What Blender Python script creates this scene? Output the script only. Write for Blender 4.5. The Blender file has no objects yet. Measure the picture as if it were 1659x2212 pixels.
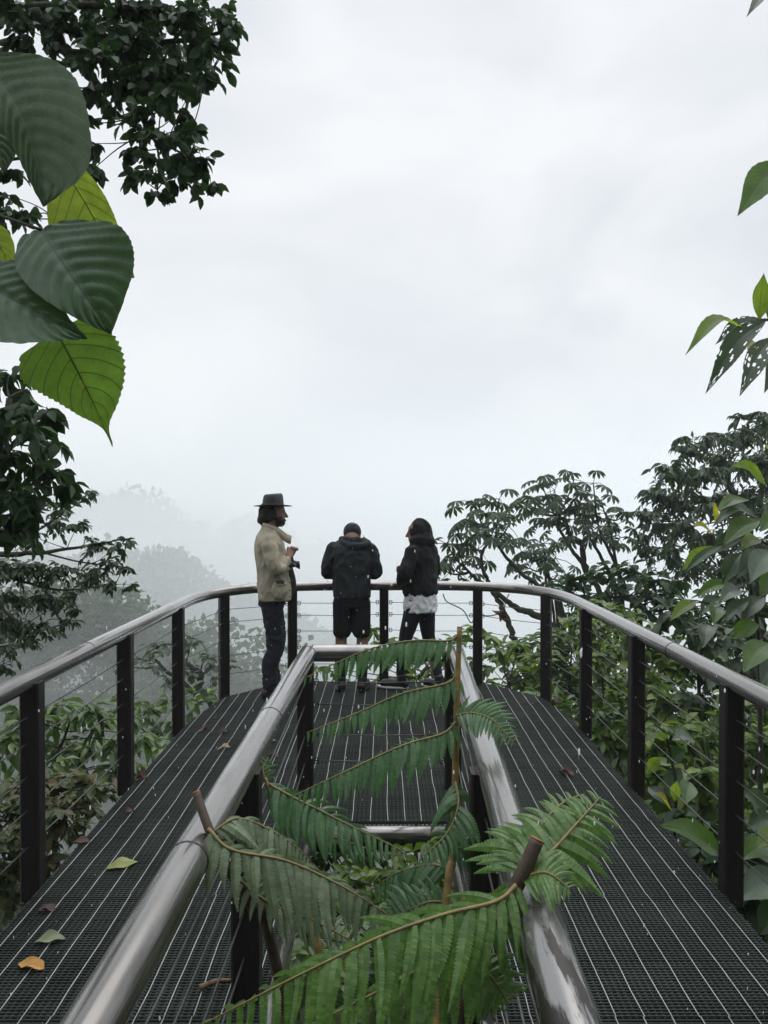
import bpy, math, random
import numpy as np
from mathutils import Vector, Matrix, noise

# ------------------------------------------------------------------ camera, world, sun, exposure
S = bpy.context.scene
COL = S.collection
F, CX, CY, HOR, H = 1789.0, 829.5, 1106.0, 1085.0, 1.78      # photo measured on a 1659 x 2212 copy
PITCH = math.atan((CY - HOR) / F)
cam_d = bpy.data.cameras.new("camera")
cam_d.sensor_fit = 'VERTICAL'
cam_d.sensor_height = 36.0
cam_d.sensor_width = 27.0
cam_d.lens = 36.0 * F / 2212.0
cam_d.clip_start = 0.05
cam_d.clip_end = 3000
cam = bpy.data.objects.new("camera", cam_d)
cam.location = (0, 0, H)
cam.rotation_euler = (math.radians(90) - PITCH, 0, 0)
COL.objects.link(cam)
S.camera = cam
S.render.resolution_x, S.render.resolution_y = 768, 1024

world = bpy.data.worlds.new("World")
S.world = world
world.use_nodes = True
wn = world.node_tree
wn.nodes.clear()
SUN_EL, SUN_ROT = math.radians(58), math.radians(25)
sky = wn.nodes.new('ShaderNodeTexSky')
sky.sky_type = 'NISHITA'
sky.sun_disc = False
sky.sun_elevation = SUN_EL
sky.sun_rotation = SUN_ROT
bg1 = wn.nodes.new('ShaderNodeBackground')
bg1.inputs['Strength'].default_value = 0.08
wn.links.new(sky.outputs[0], bg1.inputs['Color'])
tc = wn.nodes.new('ShaderNodeTexCoord')
mp = wn.nodes.new('ShaderNodeMapping')
mp.inputs['Scale'].default_value = (1.0, 1.0, 1.7)
wn.links.new(tc.outputs['Generated'], mp.inputs['Vector'])
nz = wn.nodes.new('ShaderNodeTexNoise')
nz.inputs['Scale'].default_value = 2.6
nz.inputs['Detail'].default_value = 4.0
nz.inputs['Roughness'].default_value = 0.5
nz.inputs['Distortion'].default_value = 0.4
wn.links.new(mp.outputs[0], nz.inputs['Vector'])
cr = wn.nodes.new('ShaderNodeValToRGB')
cr.color_ramp.elements[0].position = 0.36
cr.color_ramp.elements[0].color = (0.79, 0.825, 0.875, 1)
cr.color_ramp.elements[1].position = 0.64
cr.color_ramp.elements[1].color = (0.99, 1.01, 1.03, 1)
wn.links.new(nz.outputs['Fac'], cr.inputs['Fac'])
bg2 = wn.nodes.new('ShaderNodeBackground')
wn.links.new(cr.outputs[0], bg2.inputs['Color'])
# an overcast sky is brightest overhead
sxyz = wn.nodes.new('ShaderNodeSeparateXYZ')
wn.links.new(tc.outputs['Generated'], sxyz.inputs[0])
mr = wn.nodes.new('ShaderNodeMapRange')
mr.inputs['From Min'].default_value = 0.62
mr.inputs['From Max'].default_value = 1.0
mr.inputs['To Min'].default_value = 1.0
mr.inputs['To Max'].default_value = 2.6
wn.links.new(sxyz.outputs['Z'], mr.inputs['Value'])
wn.links.new(mr.outputs[0], bg2.inputs['Strength'])
mx = wn.nodes.new('ShaderNodeMixShader')
mx.inputs[0].default_value = 0.94
wn.links.new(bg1.outputs[0], mx.inputs[1])
wn.links.new(bg2.outputs[0], mx.inputs[2])
wo = wn.nodes.new('ShaderNodeOutputWorld')
wn.links.new(mx.outputs[0], wo.inputs['Surface'])

sun_d = bpy.data.lights.new("sun", 'SUN')
sun_d.energy = 1.2
sun_d.angle = math.radians(60)
sun_d.color = (1.0, 0.97, 0.93)
sun = bpy.data.objects.new("sun", sun_d)
sun.rotation_euler = (math.radians(90) - SUN_EL, 0, math.pi - SUN_ROT)
sun.location = (0, 0, 30)
COL.objects.link(sun)

S.view_settings.view_transform = 'Standard'
S.view_settings.look = 'None'
S.view_settings.exposure = 0.0
S.view_settings.gamma = 1.0
S.render.engine = 'CYCLES'
S.cycles.max_bounces = 14
S.cycles.diffuse_bounces = 3
S.cycles.glossy_bounces = 3
S.cycles.transmission_bounces = 4
S.cycles.volume_bounces = 10
S.cycles.sample_clamp_indirect = 4.0
S.cycles.use_denoising = True
S.cycles.transparent_max_bounces = 64

# ------------------------------------------------------------------ helpers
def W(px, py, d):
    """the point seen at photo pixel (px, py), d metres in front of the camera"""
    rx, uy = (px - CX) / F, (CY - py) / F
    dx, dy, dz = rx, math.cos(PITCH) + uy * math.sin(PITCH), -math.sin(PITCH) + uy * math.cos(PITCH)
    t = d / dy
    return np.array([dx * t, d, H + dz * t])

def unit(a):
    a = np.asarray(a, float)
    return a / np.maximum(np.linalg.norm(a, axis=-1, keepdims=True), 1e-9)

class MB:
    """collects verts and faces; build() links them as ONE mesh object"""
    def __init__(s):
        s.v, s.uv, s.n = [], [], 0
        s.q, s.t, s.ng = [], [], []
        s.smooth = True
    def add(s, V, faces, uv=None):
        V = np.asarray(V, float).reshape(-1, 3)
        b = s.n
        s.v.append(V)
        s.uv.append(np.zeros((len(V), 2)) if uv is None else np.asarray(uv, float))
        s.n += len(V)
        for f in faces:
            f = [i + b for i in f]
            (s.t if len(f) == 3 else s.q if len(f) == 4 else s.ng).append(f)
        return b
    def tmpl(s, V, faces, uv=None):
        """V: (N, K, 3) copies of one template"""
        N, K, _ = V.shape
        if N == 0:
            return
        b = s.n
        s.v.append(V.reshape(-1, 3))
        s.uv.append(np.zeros((N * K, 2)) if uv is None else np.tile(uv, (N, 1)))
        s.n += N * K
        off = b + np.arange(N)[:, None] * K
        for f in faces:
            a = off + np.array(f)[None, :]
            (s.t if len(f) == 3 else s.q).append(a)
    def tube(s, pts, rad, n=8, caps=True, flat=1.0, ref=None):
        pts = np.asarray(pts, float)
        m = len(pts)
        rad = np.broadcast_to(np.asarray(rad, float).reshape(-1) if np.ndim(rad) else np.full(m, rad), (m,))
        tg = np.gradient(pts, axis=0) if m > 2 else np.repeat((pts[-1:] - pts[:1]), m, 0)
        tg = unit(tg)
        ref = np.array([0, 0, 1.0]) if ref is None else np.asarray(ref, float)
        if abs(np.dot(tg[0], ref)) > 0.95:
            ref = np.array([1.0, 0, 0]) if abs(tg[0][0]) < 0.9 else np.array([0, 1.0, 0])
        V = []
        a = unit(np.cross(tg[0], ref))
        for i in range(m):
            a = unit(a - tg[i] * np.dot(a, tg[i]))
            b = np.cross(a, tg[i])
            ang = np.arange(n) * 2 * math.pi / n
            V.append(pts[i] + rad[i] * (np.cos(ang)[:, None] * a + flat * np.sin(ang)[:, None] * b))
        V = np.concatenate(V)
        fs = []
        for i in range(m - 1):
            for k in range(n):
                k2 = (k + 1) % n
                fs.append((i * n + k, i * n + k2, (i + 1) * n + k2, (i + 1) * n + k))
        if caps:
            fs.append(tuple(range(n))[::-1])
            fs.append(tuple((m - 1) * n + k for k in range(n)))
        u = np.stack([np.tile(np.arange(n) / n, m), np.repeat(np.linspace(0, 1, m), n)], 1)
        s.add(V, fs, u)
    def box(s, c, size, rz=0.0, M=None):
        x, y, z = np.asarray(size, float) / 2
        V = np.array([(-x, -y, -z), (x, -y, -z), (x, y, -z), (-x, y, -z), (-x, -y, z), (x, -y, z), (x, y, z), (-x, y, z)])
        if M is None:
            cs, sn = math.cos(rz), math.sin(rz)
            M = np.array([[cs, -sn, 0], [sn, cs, 0], [0, 0, 1.0]])
        V = V @ np.asarray(M).T + np.asarray(c, float)
        s.add(V, [(3, 2, 1, 0), (4, 5, 6, 7), (0, 1, 5, 4), (1, 2, 6, 5), (2, 3, 7, 6), (3, 0, 4, 7)])
    def loft(s, rings, caps=True):
        n = len(rings[0])
        V = np.concatenate(rings)
        fs = []
        for i in range(len(rings) - 1):
            for k in range(n):
                k2 = (k + 1) % n
                fs.append((i * n + k, i * n + k2, (i + 1) * n + k2, (i + 1) * n + k))
        if caps:
            fs.append(tuple(range(n))[::-1])
            fs.append(tuple((len(rings) - 1) * n + k for k in range(n)))
        s.add(V, fs)
    def ell(s, c, r, M=None, n=14, m=9):
        rings = []
        for j in range(1, m):
            th = math.pi * j / m
            ang = np.arange(n) * 2 * math.pi / n
            rings.append(np.stack([np.cos(ang) * math.sin(th) * r[0], np.sin(ang) * math.sin(th) * r[1], np.full(n, -math.cos(th) * r[2])], 1))
        M = np.eye(3) if M is None else np.asarray(M)
        s.loft([q @ M.T + np.asarray(c, float) for q in rings])
    def build(s, name, mat=None, parent=None, loc=None, smooth=True):
        V = np.concatenate(s.v) if s.v else np.zeros((0, 3))
        UV = np.concatenate(s.uv) if s.uv else np.zeros((0, 2))
        if loc is not None:
            V = V - np.asarray(loc, float)
        me = bpy.data.meshes.new(name)
        groups = []
        for lst, k in ((s.t, 3), (s.q, 4)):
            if lst:
                groups.append((np.concatenate([np.asarray(a).reshape(-1, k) for a in lst]), k))
        li = [g.reshape(-1) for g, k in groups] + [np.array(f) for f in s.ng]
        tot = [np.full(len(g), k) for g, k in groups] + [np.array([len(f)]) for f in s.ng]
        li, tot = np.concatenate(li).astype(np.int32), np.concatenate(tot).astype(np.int32)
        start = np.concatenate([[0], np.cumsum(tot)[:-1]]).astype(np.int32)
        me.vertices.add(len(V))
        me.vertices.foreach_set('co', V.astype(np.float32).reshape(-1))
        me.loops.add(len(li))
        me.loops.foreach_set('vertex_index', li)
        me.polygons.add(len(tot))
        me.polygons.foreach_set('loop_start', start)
        me.polygons.foreach_set('loop_total', tot)
        ul = me.uv_layers.new(name='UVMap')
        ul.data.foreach_set('uv', UV[li].astype(np.float32).reshape(-1))
        me.polygons.foreach_set('use_smooth', np.full(len(tot), smooth))
        me.update(calc_edges=True)
        me.validate()
        o = bpy.data.objects.new(name, me)
        COL.objects.link(o)
        if mat:
            me.materials.append(mat)
        if parent:
            o.parent = parent
        elif loc is not None:
            o.location = [float(q) for q in loc]
        return o

def tag(o, label, cat=None, group=None, kind=None):
    if label: o['label'] = label
    if cat: o['category'] = cat
    if group: o['group'] = group
    if kind: o['kind'] = kind
    return o

def thing(name, label, cat, loc, group=None, rz=0.0):
    o = bpy.data.objects.new(name, None)
    COL.objects.link(o)
    o.location = [float(q) for q in loc]
    o.rotation_euler = (0, 0, rz)
    o.empty_display_size = 0.1
    return tag(o, label, cat, group)

def spline(P, n=8):
    """Catmull-Rom through the points"""
    P = np.asarray(P, float)
    Q = np.vstack([2 * P[0] - P[1], P, 2 * P[-1] - P[-2]])
    out = []
    for i in range(1, len(Q) - 2):
        p0, p1, p2, p3 = Q[i - 1:i + 3]
        for k in range(n):
            t = k / n
            out.append(0.5 * ((2 * p1) + (-p0 + p2) * t + (2 * p0 - 5 * p1 + 4 * p2 - p3) * t * t + (-p0 + 3 * p1 - 3 * p2 + p3) * t ** 3))
    out.append(P[-1])
    return np.array(out)

# ------------------------------------------------------------------ materials
def newmat(name):
    m = bpy.data.materials.new(name)
    m.use_nodes = True
    nt = m.node_tree
    return m, nt, nt.nodes['Principled BSDF'], nt.nodes['Material Output']

def N(nt, kind, **kw):
    n = nt.nodes.new(kind)
    for k, v in kw.items():
        if k in n.inputs.keys():
            n.inputs[k].default_value = v
        else:
            setattr(n, k, v)
    return n

def ramp(nt, fac, stops):
    r = nt.nodes.new('ShaderNodeValToRGB')
    e = r.color_ramp.elements
    while len(e) < len(stops):
        e.new(0.5)
    for i, (p, c) in enumerate(stops):
        e[i].position = p
        e[i].color = (*c, 1)
    nt.links.new(fac, r.inputs['Fac'])
    return r

def math_n(nt, op, a, b=None):
    n = nt.nodes.new('ShaderNodeMath')
    n.operation = op
    for i, q in enumerate((a, b)):
        if q is None: continue
        if isinstance(q, (int, float)): n.inputs[i].default_value = q
        else: nt.links.new(q, n.inputs[i])
    return n.outputs[0]

def plain(name, col, rough=0.5, metal=0.0, var=0.35, scale=8.0, bump=0.0, bscale=60.0, spec=0.5, stretch=None, coat=0.0):
    m, nt, b, out = newmat(name)
    t = N(nt, 'ShaderNodeTexCoord')
    mpn = N(nt, 'ShaderNodeMapping')
    if stretch: mpn.inputs['Scale'].default_value = stretch
    nt.links.new(t.outputs['Object'], mpn.inputs['Vector'])
    n1 = N(nt, 'ShaderNodeTexNoise', Scale=scale, Detail=6.0, Roughness=0.6)
    nt.links.new(mpn.outputs[0], n1.inputs['Vector'])
    lo, hi = tuple(c * (1 - var) for c in col), tuple(min(1, c * (1 + var)) for c in col)
    r = ramp(nt, n1.outputs['Fac'], [(0.3, lo), (0.7, hi)])
    nt.links.new(r.outputs[0], b.inputs['Base Color'])
    b.inputs['Roughness'].default_value = rough
    b.inputs['Metallic'].default_value = metal
    b.inputs['Specular IOR Level'].default_value = spec
    b.inputs['Coat Weight'].default_value = coat
    b.inputs['Coat Roughness'].default_value = 0.15
    if bump:
        n2 = N(nt, 'ShaderNodeTexNoise', Scale=bscale, Detail=4.0)
        nt.links.new(mpn.outputs[0], n2.inputs['Vector'])
        bp = N(nt, 'ShaderNodeBump', Strength=bump, Distance=0.01)
        nt.links.new(n2.outputs['Fac'], bp.inputs['Height'])
        nt.links.new(bp.outputs[0], b.inputs['Normal'])
    return m

def leafmat(name, cols, rough=0.35, trans=0.3, tcol=(0.12, 0.22, 0.02), spots=0.0, spec=0.5, rib=None):
    """green of a kind that varies from leaf to leaf; light passes through the blade"""
    m, nt, b, out = newmat(name)
    g = N(nt, 'ShaderNodeNewGeometry')
    k = len(cols) - 1
    r = ramp(nt, g.outputs['Random Per Island'], [(i / max(k, 1), c) for i, c in enumerate(cols)])
    colr = r.outputs[0]
    t = N(nt, 'ShaderNodeTexCoord')
    n1 = N(nt, 'ShaderNodeTexNoise', Scale=14.0, Detail=3.0)
    nt.links.new(t.outputs['Object'], n1.inputs['Vector'])
    mixn = N(nt, 'ShaderNodeMix', data_type='RGBA', blend_type='MULTIPLY')
    mixn.inputs[0].default_value = 0.6
    r2 = ramp(nt, n1.outputs['Fac'], [(0.3, (0.6, 0.65, 0.6)), (0.7, (1.25, 1.2, 1.1))])
    nt.links.new(colr, mixn.inputs[6])
    nt.links.new(r2.outputs[0], mixn.inputs[7])
    colr = mixn.outputs[2]
    if rib is not None:
        sx = N(nt, 'ShaderNodeSeparateXYZ')
        nt.links.new(t.outputs['UV'], sx.inputs[0])
        au = math_n(nt, 'ABSOLUTE', sx.outputs[0])
        lt = math_n(nt, 'LESS_THAN', au, 0.07)
        mm = N(nt, 'ShaderNodeMix', data_type='RGBA')
        nt.links.new(lt, mm.inputs[0])
        nt.links.new(colr, mm.inputs[6])
        mm.inputs[7].default_value = (*rib, 1)
        colr = mm.outputs[2]
    nt.links.new(colr, b.inputs['Base Color'])
    b.inputs['Roughness'].default_value = rough
    b.inputs['Specular IOR Level'].default_value = spec
    tr = N(nt, 'ShaderNodeBsdfTranslucent')
    tr.inputs['Color'].default_value = (*tcol, 1)
    mixt = N(nt, 'ShaderNodeMix', data_type='RGBA')
    mixt.inputs[0].default_value = 0.55
    nt.links.new(colr, mixt.inputs[6])
    mixt.inputs[7].default_value = (*tcol, 1)
    nt.links.new(mixt.outputs[2], tr.inputs['Color'])
    ms = N(nt, 'ShaderNodeMixShader')
    ms.inputs[0].default_value = trans
    nt.links.new(b.outputs[0], ms.inputs[1])
    nt.links.new(tr.outputs[0], ms.inputs[2])
    nt.links.new(ms.outputs[0], out.inputs['Surface'])
    return m

def bigleafmat(name, col, vein, trans, tcol, rough=0.45, nv=9.0, slant=0.55, spot=None):
    """blade with a midrib and slanting side veins, from the leaf's own UV"""
    m, nt, b, out = newmat(name)
    t = N(nt, 'ShaderNodeTexCoord')
    sx = N(nt, 'ShaderNodeSeparateXYZ')
    nt.links.new(t.outputs['UV'], sx.inputs[0])
    au = math_n(nt, 'ABSOLUTE', sx.outputs[0])
    c = math_n(nt, 'SUBTRACT', math_n(nt, 'MULTIPLY', sx.outputs[1], nv), math_n(nt, 'MULTIPLY', math_n(nt, 'POWER', au, 1.2), slant * nv * 0.45))
    fr = math_n(nt, 'ABSOLUTE', math_n(nt, 'SUBTRACT', math_n(nt, 'FRACT', c), 0.5))
    lat = math_n(nt, 'GREATER_THAN', fr, 0.455)
    mid = math_n(nt, 'LESS_THAN', au, 0.022)
    mask = math_n(nt, 'MAXIMUM', math_n(nt, 'MULTIPLY', lat, 0.7), mid)
    n1 = N(nt, 'ShaderNodeTexNoise', Scale=18.0, Detail=8.0, Roughness=0.7)
    nt.links.new(t.outputs['Object'], n1.inputs['Vector'])
    r = ramp(nt, n1.outputs['Fac'], [(0.3, tuple(q * 0.72 for q in col)), (0.7, tuple(q * 1.3 for q in col))])
    mm = N(nt, 'ShaderNodeMix', data_type='RGBA')
    nt.links.new(mask, mm.inputs[0])
    nt.links.new(r.outputs[0], mm.inputs[6])
    mm.inputs[7].default_value = (*vein, 1)
    colo = mm.outputs[2]
    blot = N(nt, 'ShaderNodeTexNoise', Scale=7.0, Detail=6.0, Roughness=0.65)
    nt.links.new(t.outputs['Object'], blot.inputs['Vector'])
    bl = N(nt, 'ShaderNodeMix', data_type='RGBA')
    rb = ramp(nt, blot.outputs['Fac'], [(0.66, (0, 0, 0)), (0.74, (0.55, 0.55, 0.55))])
    nt.links.new(rb.outputs[0], bl.inputs[0])
    nt.links.new(colo, bl.inputs[6])
    bl.inputs[7].default_value = (col[0] * 1.6 + 0.02, col[1] * 1.25 + 0.01, col[2] * 0.8, 1)
    colo = bl.outputs[2]
    if spot:
        du = math_n(nt, 'MULTIPLY', math_n(nt, 'SUBTRACT', sx.outputs[0], spot[0]), 0.45)
        dv = math_n(nt, 'SUBTRACT', sx.outputs[1], spot[1])
        rad = math_n(nt, 'ADD', math_n(nt, 'MULTIPLY', du, du), math_n(nt, 'MULTIPLY', dv, dv))
        wob = math_n(nt, 'MULTIPLY', n1.outputs['Fac'], 0.0022)
        sm = N(nt, 'ShaderNodeMix', data_type='RGBA')
        nt.links.new(math_n(nt, 'LESS_THAN', rad, wob), sm.inputs[0])
        nt.links.new(colo, sm.inputs[6])
        sm.inputs[7].default_value = (0.30, 0.16, 0.06, 1)
        colo = sm.outputs[2]
    nt.links.new(colo, b.inputs['Base Color'])
    b.inputs['Roughness'].default_value = rough
    n2 = N(nt, 'ShaderNodeTexNoise', Scale=220.0, Detail=2.0)
    nt.links.new(t.outputs['Object'], n2.inputs['Vector'])
    bp = N(nt, 'ShaderNodeBump', Strength=0.35, Distance=0.004)
    nt.links.new(n2.outputs['Fac'], bp.inputs['Height'])
    nt.links.new(bp.outputs[0], b.inputs['Normal'])
    tr = N(nt, 'ShaderNodeBsdfTranslucent')
    tm = N(nt, 'ShaderNodeMix', data_type='RGBA')
    nt.links.new(mask, tm.inputs[0])
    rt = ramp(nt, n1.outputs['Fac'], [(0.3, tuple(q * 0.75 for q in tcol)), (0.7, tuple(q * 1.25 for q in tcol))])
    nt.links.new(rt.outputs[0], tm.inputs[6])
    tm.inputs[7].default_value = (*[q * 0.25 for q in tcol], 1)
    nt.links.new(tm.outputs[2], tr.inputs['Color'])
    ms = N(nt, 'ShaderNodeMixShader')
    ms.inputs[0].default_value = trans
    nt.links.new(b.outputs[0], ms.inputs[1])
    nt.links.new(tr.outputs[0], ms.inputs[2])
    nt.links.new(ms.outputs[0], out.inputs['Surface'])
    return m

M = {}
M['soil'] = plain('soil', (0.055, 0.08, 0.042), 0.9, scale=0.6, bump=0.4, bscale=4)
M['bark'] = plain('bark', (0.035, 0.032, 0.027), 0.85, scale=20, bump=0.6, bscale=50)
M['mossy_bark'] = plain('mossy_bark', (0.03, 0.034, 0.02), 0.95, scale=30, bump=0.8, bscale=60, var=0.6)
M['twig'] = plain('twig', (0.03, 0.03, 0.02), 0.8)
M['post'] = plain('post_wood', (0.010, 0.0085, 0.008), 0.5, scale=14, stretch=(6, 6, 0.8), bump=0.3, bscale=25, var=0.6, spec=0.35)
M['cable'] = plain('cable', (0.10, 0.10, 0.10), 0.45, metal=0.7)
M['ring'] = plain('ring', (0.03, 0.03, 0.03), 0.4, metal=0.6)
M['grating'] = plain('grating', (0.019, 0.026, 0.023), 0.6, scale=3, var=0.5, spec=0.2)
M['rod'] = plain('rod', (0.38, 0.39, 0.38), 0.42, metal=0.25, var=0.2, scale=20)
M['beam'] = plain('beam', (0.012, 0.012, 0.012), 0.55)

def wet_metal():
    m, nt, b, out = newmat('wet_steel')
    t = N(nt, 'ShaderNodeTexCoord')
    mpn = N(nt, 'ShaderNodeMapping')
    mpn.inputs['Scale'].default_value = (5.0, 0.9, 5.0)
    nt.links.new(t.outputs['Object'], mpn.inputs['Vector'])
    n1 = N(nt, 'ShaderNodeTexNoise', Scale=1.1, Detail=9.0, Roughness=0.55)
    nt.links.new(mpn.outputs[0], n1.inputs['Vector'])
    r = ramp(nt, n1.outputs['Fac'], [(0.30, (0.03, 0.025, 0.02)), (0.42, (0.18, 0.17, 0.16)), (0.75, (0.28, 0.27, 0.265))])
    nt.links.new(r.outputs[0], b.inputs['Base Color'])
    b.inputs['Metallic'].default_value = 0.8
    b.inputs['Coat Weight'].default_value = 0.8
    b.inputs['Coat Roughness'].default_value = 0.12
    n3 = N(nt, 'ShaderNodeTexNoise', Scale=9.0, Detail=6.0)
    nt.links.new(mpn.outputs[0], n3.inputs['Vector'])
    r2 = ramp(nt, n3.outputs['Fac'], [(0.3, (0.17,) * 3), (0.7, (0.26,) * 3)])
    nt.links.new(r2.outputs[0], b.inputs['Roughness'])
    n2 = N(nt, 'ShaderNodeTexNoise', Scale=260.0, Detail=2.0)
    nt.links.new(t.outputs['Object'], n2.inputs['Vector'])
    bp = N(nt, 'ShaderNodeBump', Strength=0.02, Distance=0.002)
    nt.links.new(n2.outputs['Fac'], bp.inputs['Height'])
    nt.links.new(bp.outputs[0], b.inputs['Normal'])
    return m
M['rail'] = wet_metal()
def streaky_metal():
    m, nt, b, out = newmat('weathered_steel')
    t = N(nt, 'ShaderNodeTexCoord')
    mpn = N(nt, 'ShaderNodeMapping')
    mpn.inputs['Scale'].default_value = (26.0, 3.2, 26.0)
    nt.links.new(t.outputs['Object'], mpn.inputs['Vector'])
    n1 = N(nt, 'ShaderNodeTexNoise', Scale=1.0, Detail=8.0, Roughness=0.6)
    nt.links.new(mpn.outputs[0], n1.inputs['Vector'])
    r = ramp(nt, n1.outputs['Fac'], [(0.47, (0.02, 0.017, 0.014)), (0.53, (0.30, 0.295, 0.29))])
    nt.links.new(r.outputs[0], b.inputs['Base Color'])
    r2 = ramp(nt, n1.outputs['Fac'], [(0.47, (0.30,) * 3), (0.53, (0.85,) * 3)])
    nt.links.new(r2.outputs[0], b.inputs['Metallic'])
    r3 = ramp(nt, n1.outputs['Fac'], [(0.47, (0.42,) * 3), (0.53, (0.2,) * 3)])
    nt.links.new(r3.outputs[0], b.inputs['Roughness'])
    return m
M['rail_dark'] = streaky_metal()

G = lambda *c: c
M['leaf_dark'] = leafmat('leaf_dark', [G(0.014, 0.034, 0.014), G(0.022, 0.052, 0.02), G(0.034, 0.07, 0.024)], 0.48, 0.28, (0.05, 0.13, 0.02), spec=0.28)
M['leaf_mid'] = leafmat('leaf_mid', [G(0.036, 0.08, 0.02), G(0.055, 0.115, 0.027), G(0.08, 0.15, 0.034), G(0.12, 0.17, 0.03)], 0.30, 0.34, (0.12, 0.24, 0.03), rib=(0.08, 0.12, 0.035), spec=0.5)
M['leaf_fresh'] = leafmat('leaf_fresh', [G(0.05, 0.10, 0.02), G(0.075, 0.14, 0.026), G(0.11, 0.19, 0.03), G(0.18, 0.24, 0.035)], 0.32, 0.4, (0.20, 0.34, 0.035), rib=(0.12, 0.17, 0.05), spec=0.5)
M['leaf_grey'] = leafmat('leaf_grey', [G(0.024, 0.048, 0.026), G(0.036, 0.066, 0.034), G(0.052, 0.09, 0.04)], 0.44, 0.26, (0.07, 0.15, 0.03), spec=0.4)
M['leaf_red'] = leafmat('leaf_red', [G(0.035, 0.065, 0.02), G(0.05, 0.09, 0.022), G(0.075, 0.085, 0.028), G(0.15, 0.085, 0.04)], 0.44, 0.32, (0.15, 0.2, 0.03), spec=0.4)
M['fern'] = leafmat('fern', [G(0.04, 0.11, 0.042), G(0.055, 0.14, 0.052), G(0.08, 0.18, 0.06)], 0.34, 0.35, (0.12, 0.28, 0.05), spec=0.5)
M['fern_grey'] = leafmat('fern_grey', [G(0.085, 0.135, 0.07), G(0.14, 0.195, 0.115), G(0.10, 0.125, 0.06)], 0.45, 0.25, (0.13, 0.2, 0.07))
M['fern_light'] = leafmat('fern_light', [G(0.06, 0.14, 0.03), G(0.085, 0.18, 0.042), G(0.14, 0.24, 0.06)], 0.32, 0.38, (0.2, 0.38, 0.06))
M['forest'] = leafmat('forest', [G(0.05, 0.085, 0.05), G(0.07, 0.11, 0.06), G(0.095, 0.14, 0.07)], 0.6, 0.3, (0.10, 0.17, 0.06), spec=0.3)
M['stalk_yellow'] = plain('stalk_yellow', (0.20, 0.135, 0.03), 0.5, scale=25, var=0.5)
M['stalk_brown'] = plain('stalk_brown', (0.05, 0.032, 0.02), 0.6, scale=30, var=0.5)
M['stalk_cut'] = plain('stalk_cut', (0.30, 0.10, 0.035), 0.6, scale=60)
M['rachis'] = plain('rachis', (0.16, 0.12, 0.04), 0.55, scale=30)

# ------------------------------------------------------------------ terrain
def vnoise(x, y, seed=0):
    xi, yi = np.floor(x).astype(int), np.floor(y).astype(int)
    fx, fy = x - xi, y - yi
    fx, fy = fx * fx * (3 - 2 * fx), fy * fy * (3 - 2 * fy)
    def h(a, b):
        n = (a * 374761393 + b * 668265263 + seed * 144665) & 0x7fffffff
        n = ((n ^ (n >> 13)) * 1274126177) & 0x7fffffff
        return (n ^ (n >> 16)) % 10007 / 10007.0
    return (h(xi, yi) * (1 - fx) + h(xi + 1, yi) * fx) * (1 - fy) + (h(xi, yi + 1) * (1 - fx) + h(xi + 1, yi + 1) * fx) * fy

def ridge(x, y, y0, sig, crest_x, crest_z, base=-100.0):
    c = np.interp(x, crest_x, crest_z)
    return base + (c - base) * np.exp(-((y - y0) / sig) ** 2)

def ground_z(x, y):
    x, y = np.asarray(x, float), np.asarray(y, float)
    sl = np.clip((x + 1.0) / 4.5, 0, 1)
    sl = 1 - sl * sl * (3 - 2 * sl) * np.clip((34 - y) / 12, 0, 1)
    near = -2.3 - 0.42 * sl * np.maximum(0, y - 5) - 0.8 * np.maximum(0, y - 26) - 0.38 * np.maximum(0, -x - 2.5) + 0.08 * np.clip(x - 1.5, 0, 8) - 0.12 * sl * np.maximum(0, y - 16)
    near = near - 0.30 * np.maximum(0, y - 14) * (1 - sl)
    near = np.maximum(near, -98)
    near = near + 0.85 * np.clip(-y - 3.0, 0, 16)                    # unseen hillside behind the camera, added to block light from there
    a = ridge(x, y + 0.25 * x, 88, 36, [-90, -45, -36, -25, -17, -9, 0, 20, 60], [-14, -12, -12.0, -12.5, -16, -19, -24, -36, -50], base=-55.0)
    b = ridge(x, y, 185, 45, [-200, -100, -66, -58, -44, -29, -19, 0, 30, 90], [-7, -8, -6.5, -8, -10.5, -13, -17, -24, -36, -40])
    c = ridge(x, y, 305, 60, [-300, -150, -60, 0, 60, 150], [0, -6, -14, -20, -24, -24])
    n = (vnoise(x / 9, y / 9, 1) - 0.5) * 2.4 + (vnoise(x / 3, y / 3, 2) - 0.5) * 0.7
    n = n * np.clip((np.hypot(x, y) - 4) / 20, 0.12, 1)
    e = ridge(x, y + 0.1 * x, 47, 15, [-90, -60, -20, -12, -5, 0, 10], [-5.5, -7, -9, -11, -14.5, -21, -45])
    far = np.maximum.reduce([a, b, c, e])
    return np.maximum(near, far) + n

mb = MB()
rr = np.concatenate([np.linspace(0.3, 30, 60), np.geomspace(31, 395, 70)])
aa = np.linspace(0, 2 * math.pi, 241)[:-1]
RR, AA = np.meshgrid(rr, aa, indexing='ij')
GX, GY = RR * np.sin(AA), RR * np.cos(AA)
GV = np.stack([GX, GY, ground_z(GX, GY)], -1).reshape(-1, 3)
na = len(aa)
fs = [(i * na + k, (i + 1) * na + k, (i + 1) * na + (k + 1) % na, i * na + (k + 1) % na) for i in range(len(rr) - 1) for k in range(na)]
fs.append(tuple(range(na)))
mb.add(GV, fs)
ground = tag(mb.build('ground', M['soil']), 'dark forested ground falling from the deck into a misty valley', 'ground', kind='structure')

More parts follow.
